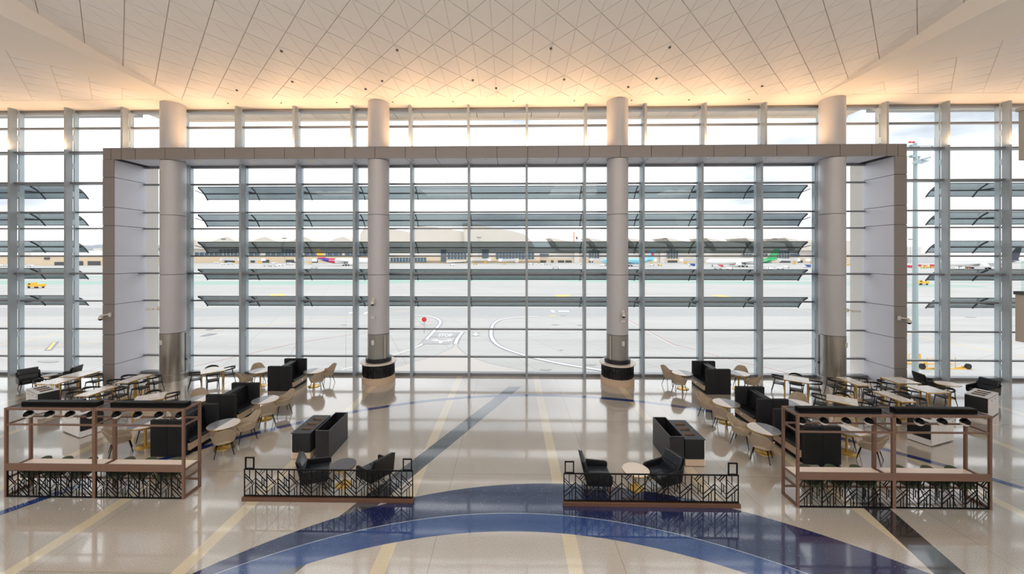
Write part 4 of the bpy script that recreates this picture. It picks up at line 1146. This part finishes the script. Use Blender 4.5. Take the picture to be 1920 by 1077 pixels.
# crane and far masts
t = thing('tower_crane', 'orange tower crane on the skyline right of the central hall', 'crane', at(1076, 620), PSI)
m = MB(); k_ = 620/F
m.bar((0,0,20),(0,0,50),1.4); m.bar((-9,0,41),(5.5,0,43),.8); m.bar((0,0,50),(-8,0,42),.35); m.bar((0,0,50),(5,0,43.5),.35); obj('mast', m, 'orange', t)
obj('counterweight', MB().box(3.5,6,-1,1,38,42), 'darkgrey', t)
for k, (px, y0) in enumerate(((419,449), (533.5,447.5), (898,446), (1247,448), (1452,448.5), (1707,449.5))):
    t = thing('light_mast', '%s from left of the thin light masts along the terminal skyline' % o8[k], 'light mast', at(px, T0-30), PSI, 'skyline light masts')
    h = H-(y0-CY)*(T0-30)/F-GZ; m = MB(); m.tube((0,0,0),(0,0,h),.35,.2,6); obj('pole', m, 'galv', t)
    m = MB(); m.bar((-3.2,0,h),(3.2,0,h),.5)
    for q in (-2.6,-.9,.9,2.6): m.box(q-.5,q+.5,-.6,.6,h-.2,h+1.0)
    obj('lamp_head', m, 'darkgrey', t)
# ------------------------------------------------ aircraft (nose along +X)
def aircraft(label, px_tail, t_, yaw, scheme, Ln=62.0):
    t = thing('aircraft', label, 'airplane', at(px_tail, t_), PSI+yaw)
    rr = 3.05; zc = 5.4
    prof = [(0,.0),(.012,.35),(.03,.62),(.06,.85),(.10,.98),(.16,1),(.70,1),(.78,.9),(.86,.68),(.93,.42),(.985,.16),(1,.06)]
    def ring(f, r_, seg=20):
        x = Ln*(1-f); up = max(0, (f-.72))*Ln*.13 - max(0,(.05-f))*Ln*.10
        return [(x, rr*r_*math.cos(2*PI*k/seg), zc+up+rr*r_*math.sin(2*PI*k/seg)) for k in range(seg)]
    def tube_part(nm, m, f0, f1):
        pr = [(f, r_) for f, r_ in prof if f0 < f < f1]
        def ev(f):
            for (a, ra), (b_, rb) in zip(prof, prof[1:]):
                if a <= f <= b_: return ra+(rb-ra)*(f-a)/(b_-a)
        pr = [(f0, ev(f0))]+pr+[(f1, ev(f1))]
        mb = MB(); rg = [ring(f, r_) for f, r_ in pr]; seg = 20
        vs = [v for q in rg for v in q]; fs = []
        for i in range(len(rg)-1):
            for k in range(seg): k2 = (k+1) % seg; fs.append((i*seg+k, i*seg+k2, (i+1)*seg+k2, (i+1)*seg+k))
        fs.append(tuple(range(seg))); fs.append(tuple(range((len(rg)-1)*seg, len(rg)*seg)))
        mb.add(vs, fs, True); obj(nm, mb, m, t)
    fu, rear, fin, fin2, fr = scheme['body'], scheme['rear'], scheme['fin'], scheme['fin2'], scheme['split']
    b0 = 0
    for (m, f1) in fr+[(rear, 1)]:
        tube_part('fuselage', m, b0, f1); b0 = f1
    def wing(nm, m, root, tip, rc, tc, th):
        a = Vector(root); b_ = Vector(tip); mb = MB()
        vs = []
        for p, c, h in ((a, rc, th), (b_, tc, th*.4)):
            vs += [(p.x,p.y,p.z),(p.x-c*.3,p.y,p.z+h/2),(p.x-c,p.y,p.z),(p.x-c*.3,p.y,p.z-h/2)]
        mb.add(vs, [(0,1,2,3),(7,6,5,4),(0,4,5,1),(1,5,6,2),(2,6,7,3),(3,7,4,0)]); return obj(nm, mb, m, t)
    for s_ in (-1, 1):
        wing('wing', scheme.get('wing', 'greypaint'), (Ln*.62, s_*2.6, 4.3), (Ln*.36, s_*30, 6.6), 12, 2.6, 1.3)
        wing('tailplane', fu, (7.5, s_*1.4, 6.8), (2.2, s_*10.5, 7.6), 5.5, 2.0, .5)
        e = obj('engine', MB().add(*(lambda r: (r.v, r.f))(MB().lathe([(1.2,-2.6),(1.7,-1.8),(1.85,0),(1.75,1.9),(1.55,2.2)], 20))), 'white', t)
        e.rotation_euler = (0, PI/2, 0); e.location = (Ln*.585, s_*9.8, 3.0)
        obj('fan', MB().lathe([(1.5,2.12),(.3,2.0),(.001,2.3)], 20, caps=False), 'darkgrey', e)
        obj('main_gear', MB().tube((Ln*.47,s_*4.6,4.2),(Ln*.47,s_*5,1.0),.35,.3,8).tube((Ln*.47-1.5,s_*5-.7,.7),(Ln*.47-1.5,s_*5+.7,.7),.7,.7,12).tube((Ln*.47+1.5,s_*5-.7,.7),(Ln*.47+1.5,s_*5+.7,.7),.7,.7,12), 'tyre', t)
    obj('nose_gear', MB().tube((Ln*.90,0,3),(Ln*.90,0,.6),.2,.2,8).tube((Ln*.9,-.4,.6),(Ln*.9,.4,.6),.55,.55,12), 'tyre', t)
    # fin: swept quadrilateral with thickness, lower and upper colours
    def finp(nm, m, u0, u1):
        a0, a1 = (10.5+(2.6-10.5)*u0, 10.5+(2.6-10.5)*u1); b0_, b1 = (1.6+(-1.6-1.6)*u0, 1.6+(-1.6-1.6)*u1); z0, z1 = 7.6+11.0*u0, 7.6+11.0*u1
        mb = MB(); th0, th1 = .35*(1-u0)+.12, .35*(1-u1)+.12
        mb.add([(a0,-th0,z0),(b0_,-th0,z0),(b0_,th0,z0),(a0,th0,z0),(a1,-th1,z1),(b1,-th1,z1),(b1,th1,z1),(a1,th1,z1)], [(0,3,2,1),(4,5,6,7),(0,1,5,4),(1,2,6,5),(2,3,7,6),(3,0,4,7)])
        obj(nm, mb, m, t)
    for (nm, m, u0, u1) in fin: finp(nm, m, u0, u1)
    wd = MB()
    for q in range(30):
        x = Ln*.30+q*Ln*.021
        for s_ in (-1, 1): wd.box(x, x+.45, s_*3.0, s_*3.07, zc+.7, zc+1.15)
    obj('cabin_windows', wd, 'darkgrey', t)
    return t
S1 = dict(body='white', rear='purple', fin2=None, split=[('white', .70), ('crimson', .80)], fin=[('fin', 'crimson', 0, .18), ('fin', 'yellow', .18, 1)])
S2 = dict(body='skyblue', rear='skyblue', fin2=None, split=[('skyblue', .5)], fin=[('fin', 'skyblue', 0, 1)])
S3 = dict(body='white', rear='emerald', fin2=None, split=[('white', .66)], fin=[('fin', 'emerald', 0, 1)])
S4 = dict(body='white', rear='navy', fin2=None, split=[('white', .74)], fin=[('fin', 'navy', 0, 1)])
a1 = aircraft('white aircraft with purple, red and yellow tail parked at left', 594, 416, R(8), S1, 66)
a2 = aircraft('light blue aircraft parked behind the right counter column', 1228, 378, R(140), S2, 58)
rd = obj('roundel', MB().lathe([(.001,0),(1.6,0),(1.6,.1),(.001,.1)], 20), 'crimson', a2)
rd.rotation_euler = (PI/2,0,0); rd.location = (2.2, .55, 13)
a3 = aircraft('white aircraft with green tail parked at right', 1458, 372, R(168), S3, 66)
obj('belly_band', MB().prism([(6,4.2),(30,3.1),(34,3.5),(20,3.6),(6,4.9)], 'Y', -2.6, 2.6), 'teal', a3)
a4 = aircraft('white aircraft with dark navy tail at the far right edge', 1912, 322, R(173), S4, 62)
cu_ = MB()
for k in range(4):
    for s_ in (-1, 1): cu_.path([(19-k*2.3+1.0*math.cos(R(a)), s_*(2.95-.2*k), 5.6+1.9*math.sin(R(a))) for a in range(100, 261, 20)], .22, 5)
obj('koru_stripes', cu_, 'white', a4)
# ------------------------------------------------ ground vehicles
def make_truck(bodym, cabm, L_=5.5, H_=2.2):
    def f(label):
        t = thing('service_truck', label, 'vehicle')
        obj('cab', MB().prism([(-L_/2,.5),(-L_/2+1.7,.5),(-L_/2+1.7,2.0),(-L_/2+.6,2.0),(-L_/2,1.2)], 'Y', -1, 1), cabm, t)
        obj('window', MB().box(-L_/2+.7,-L_/2+1.5,-1.02,1.02,1.25,1.85), 'darkgrey', t)
        obj('body', MB().box(-L_/2+1.75,L_/2,-1.05,1.05,.6,H_), bodym, t)
        for x in (-L_/2+.9, L_/2-1.0):
            for y in (-.9, .9): obj('wheel', MB().tube((x,y-.12,.42),(x,y+.12,.42),.42,.42,12), 'tyre', t)
        return t
    return f
kinds = {'w': Kind(make_truck('white','white',5.5,1.9)), 'b': Kind(make_truck('greypaint','white',6.5,2.9)), 'o': Kind(make_truck('orange','white',6,1.7)), 'y': Kind(make_truck('yellow','yellow',5,1.5)), 'r': Kind(make_truck('crimson','white',7,2.6)), 'n': Kind(make_truck('blue','white',6.5,2.8))}
nmv = {'w': 'white', 'b': 'white and grey', 'o': 'white and orange', 'y': 'yellow', 'r': 'white and red', 'n': 'white and blue'}
veh = [(2,500,'w'),(12,500.5,'b'),(57,501,'b'),(68,540.5,'y'),(405,494.5,'w'),(419,496.5,'w'),(432,496.5,'b'),(515,495,'w'),(527,498.5,'w'),(541,497,'b'),(551,497,'w'),(500,499.5,'b'),(512,500,'b'),(589,504,'b'),(700,495,'w'),(848,498.5,'w'),(891,497,'y'),(995.5,496.5,'w'),(1003,497,'w'),(1018,497,'w'),(1029,497.5,'b'),(1042,504.5,'b'),(1092,496.5,'w'),(1131,499,'w'),
       (1222,498.5,'w'),(1231,498.5,'y'),(1297,499.5,'n'),(1346,505,'b'),(1357,505,'w'),(1349,501.5,'r'),(1374,498,'y'),(1430,507,'b'),(1442,506,'w'),(1463,505,'w'),(1474,503,'w'),(1513,502,'n'),(1590,498,'y'),(1702,503,'r'),(1712,503,'y'),(1722,501,'r'),(1734,500,'o'),(1745,503,'y'),(1752,501,'r'),(1727,534.5,'y'),(1800,505.5,'w'),(1812,504,'o'),(1828,506,'b'),(1838,506,'r')]
veh.sort(); cnt = {}; tot = {}
for v in veh: tot[v[2]] = tot.get(v[2], 0)+1
ordw = ['first','second','third','fourth','fifth','sixth','seventh','eighth','ninth','tenth','eleventh','twelfth','thirteenth','fourteenth','fifteenth','sixteenth','seventeenth','eighteenth','nineteenth','twentieth']
placed = []
for (px, py, k) in veh:
    q = A(px, py)
    while any((q-p_).length < 8.6 for p_ in placed): q.y -= 3; q.x += (.5 if px > 945 else -.5)*0
    placed.append(q)
    c = cnt.get(k, 0); cnt[k] = c+1
    kinds[k].put(q, PSI+random.choice((0,PI))+random.uniform(-.25,.25), '%s from left of the %s ground vehicles on the apron' % (ordw[c], nmv[k]), 'ground service vehicles')
# jet bridges
def make_bridge(label):
    t = thing('jet_bridge', label, 'jet bridge')
    obj('tunnel', MB().bar((-13,6,6.2),(8,0,5.4),3.0,3.0), 'greypaint', t)
    obj('cab', MB().box(7,11.5,-2.2,2.2,3.7,7.4), 'white', t)
    obj('lift_frame', MB().bar((3,0,0),(3,0,5.5),.7).bar((5.5,0,0),(5.5,0,5.5),.7).bar((2.5,0,1.2),(6,0,1.2),.8).tube((3,-.6,.6),(3,.6,.6),.6,.6,10).tube((5.5,-.6,.6),(5.5,.6,.6),.6,.6,10), 'yellow', t)
    obj('rotunda', MB().lathe([(2.3,3.6),(2.3,7.8)], 20, (-14,6.5,0)).lathe([(.6,0),(.6,3.6)], 12, (-14,6.5,0)), 'facade', t)
    return t
JB = Kind(make_bridge)
for k, (px, t_, rz) in enumerate(((436,520,.4),(480,520,.3),(575,470,.2),(905,515,.5),(952,470,2.8),(1130,510,.4),(1215,480,.3),(1292,490,2.7),(1325,500,.3),(1485,480,.3),(1530,500,2.8))):
    JB.put(at(px, t_), PSI+rz, '%s from left of the jet bridges along the far terminal' % ordw[k], 'jet bridges')
# ------------------------------------------------ near light mast and yellow loader
mp = at(1716, 38); t = thing('light_mast', 'tall grey apron light mast just outside the right windows', 'light mast', mp, PSI)
k_ = 38/F; hz = lambda y: H-(y-CY)*k_-GZ; hx = lambda x: (x-1716)*k_
obj('pole', MB().tube((0,0,0),(0,0,hz(269)),.25,.15,20), 'galv', t)
m = MB()
for y in (274, 293.5): m.bar((hx(1697),0,hz(y)),(hx(1728 if y > 280 else 1755),0,hz(y)),.07); m.cb((-.28,0,hz(y)),(.4,.3,.25))
m.bar((hx(1723),0,hz(274)),(hx(1723),0,hz(279)),.1); m.bar((hx(1748),0,hz(274)),(hx(1748),0,hz(279)),.1); m.bar((hx(1723),0,hz(293)),(hx(1723),0,hz(298)),.1)
m.tube((hx(1752),0,hz(274)),(hx(1752),0,hz(258)),.02,.02,6)
obj('cross_arm', m, 'galv', t)
m = MB(); m.cb((hx(1728),-.2,hz(299.5)),(.85,.6,.16),0,R(-18),'Y'); m.cb((hx(1731),-.2,hz(280)),(.5,.5,.1),0,R(-10),'Y'); m.cb((hx(1750),-.2,hz(280)),(.5,.5,.1),0,R(-10),'Y')
m.prism([(hx(1702),hz(309)),(hx(1712),hz(300)),(hx(1736),hz(303)),(hx(1722),hz(309))], 'Y', -.4, -.3)
obj('floodlight', m, 'galv', t)
m = MB()
for x in (1706.3, 1712.8): m.lathe([(.001,.12),(.1,.08),(.13,0),(.1,-.06)], 12, (hx(x),0,hz(267)))
obj('beacon', m, 'red', t)
t = thing('conveyor_loader', 'yellow tubular conveyor loader standing outside the right windows', 'loader', at(1738, 41), PSI)
k_ = 41/F; hz = lambda y: H-(y-CY)*k_-GZ; hx = lambda x: (x-1738)*k_
m = MB()
def ln(x0,y0,x1,y1,d=0,w=.07): m.bar((hx(x0),d,max(.05,hz(y0))),(hx(x1),d,max(.05,hz(y1))),w)
for d in (-.9, .9):
    ln(1703,711,1752,684,d); ln(1721,668,1721,690,d,.05); ln(1721,668,1743,668,d,.05); ln(1742,668,1742,682,d,.12); ln(1700,690,1752,711,d); ln(1752,684,1752,711,d,.12)
    ln(1725,692,1752,700,d); ln(1722,700,1740,713,d,.05)
ln(1752,711,1803,713,-.9,.1); ln(1752,708,1803,710,.9,.1)
for x in (1781,1790): ln(x,668 if x < 1785 else 686,x,710,-.5,.06)
ln(1781,694,1796,694,-.5,.08); ln(1795,684,1795,695,-.5,.16)
obj('tube_frame', m, 'yellow', t)
m = MB()
for q in range(9): m.bar((hx(1722+3.4*q),-.9,hz(701+.8*q)),(hx(1722+3.4*q),.9,hz(701+.8*q)),.06,.1)
m.bar((hx(1722),0,hz(700)),(hx(1752),0,hz(708)),1.5,.06)
obj('deck', m, 'yellow', t)
for x in (1712, 1748, 1796):
    obj('wheel', MB().tube((hx(x),-1.0,.3),(hx(x),-.8,.3),.3,.3,14), 'tyre', t)
# blind side walls of the building itself

import sys
for o in C.objects:
    if o.get('label') and o.get('category') and not 4 <= len(o['label'].split()) <= 16: print('LONG', len(o['label'].split()), o['label'], file=sys.stderr)
# ================================================================ light
SKY = 3.2
def world():
    w = bpy.data.worlds.new('World'); bpy.context.scene.world = w; w.use_nodes = True; nt = w.node_tree; N = nt.nodes.new; K = nt.links.new
    bg = nt.nodes['Background']
    tc = N('ShaderNodeTexCoord'); mp = N('ShaderNodeMapping'); mp.inputs['Scale'].default_value = (1,1,3.2)
    K(tc.outputs['Generated'], mp.inputs[0])
    n = N('ShaderNodeTexNoise'); n.inputs['Scale'].default_value = 2.6; n.inputs['Detail'].default_value = 5; K(mp.outputs[0], n.inputs['Vector'])
    r = N('ShaderNodeValToRGB'); e = r.color_ramp.elements
    e[0].position = .30; e[0].color = (.22,.245,.28,1); e[1].position = .50; e[1].color = (.60,.61,.62,1)
    K(n.outputs['Fac'], r.inputs[0]); K(r.outputs[0], bg.inputs[0]); bg.inputs[1].default_value = SKY

def area(name, loc, rot, sx, sy, e, col):
    l = bpy.data.lights.new(name, 'AREA'); l.shape = 'RECTANGLE'; l.size = sx; l.size_y = sy; l.energy = e; l.color = col
    o = bpy.data.objects.new(name, l); C.objects.link(o); o.location = loc; o.rotation_euler = rot
    return o
world()
WARM = (1.0, .60, .30)
for i in (-6.1,-4.9,-3.6,-2.58,-1.42,-.5,.5,1.42,2.58,3.6,4.9,6.1):
    area('uplight', (XC+i*2.97*.98, YF+.75, ZB1+.08), (PI-R(14), 0, 0), 1.2, .25, UP, WARM) if False else None
UP = 88
for i in (-6.1,-4.9,-3.6,-2.58,-1.42,-.5,.5,1.42,2.58,3.6,4.9,6.1):
    area('uplight', (XC+i*2.97, YF+.5, ZB1+.06), (PI+R(12), 0, 0), 1.0, .2, UP, WARM)
for s_ in (-1, 1):
    for k in (7.5, 8.5, 9.5, 10.5):
        area('uplight', (XC+s_*k*2.97, 18.62, H+5.42), (PI, 0, 0), 1.0, .12, 45, WARM)
for x in (-22, -8, 8, 22):
    for y in (-8, -2):
        area('down_fill', (x, y, 14.2), (0,0,0), 6, 4.5, 460, (1.0,.97,.93))  # unseen fill behind the camera, added to brighten floor and furniture
        area('up_fill', (x, y, 9.0), (PI,0,0), 2.5, 1.0, 420, (1.0,.95,.9))  # unseen upward fill with no fixture, added to brighten the ceiling
s = bpy.data.lights.new('Sun', 'SUN'); s.energy = .6; s.angle = R(25); s.color = (1,.97,.93)
o = bpy.data.objects.new('sun', s); C.objects.link(o); o.rotation_euler = (R(38), R(8), R(20))
# ================================================================ camera
cam = bpy.data.cameras.new('Camera'); co = bpy.data.objects.new('Camera', cam); C.objects.link(co)
co.location = (0,0,H); co.rotation_euler = (PI/2, 0, PSI)
cam.sensor_fit = 'HORIZONTAL'; cam.sensor_width = 36; cam.lens = 36*F/1920
cam.shift_x = (960-CX)/1920; cam.shift_y = (CY-538.5)/1920
cam.clip_end = 5000; cam.clip_start = .05
sc = bpy.context.scene; sc.camera = co
sc.view_settings.view_transform = 'Standard'; sc.view_settings.look = 'None'; sc.view_settings.gamma = 1; sc.view_settings.use_curve_mapping = False
sc.view_settings.exposure = -0.10
sc.cycles.use_denoising = True
sc.cycles.max_bounces = 10; sc.cycles.transparent_max_bounces = 24; sc.cycles.diffuse_bounces = 5; sc.cycles.glossy_bounces = 4
sc.cycles.sample_clamp_indirect = 6
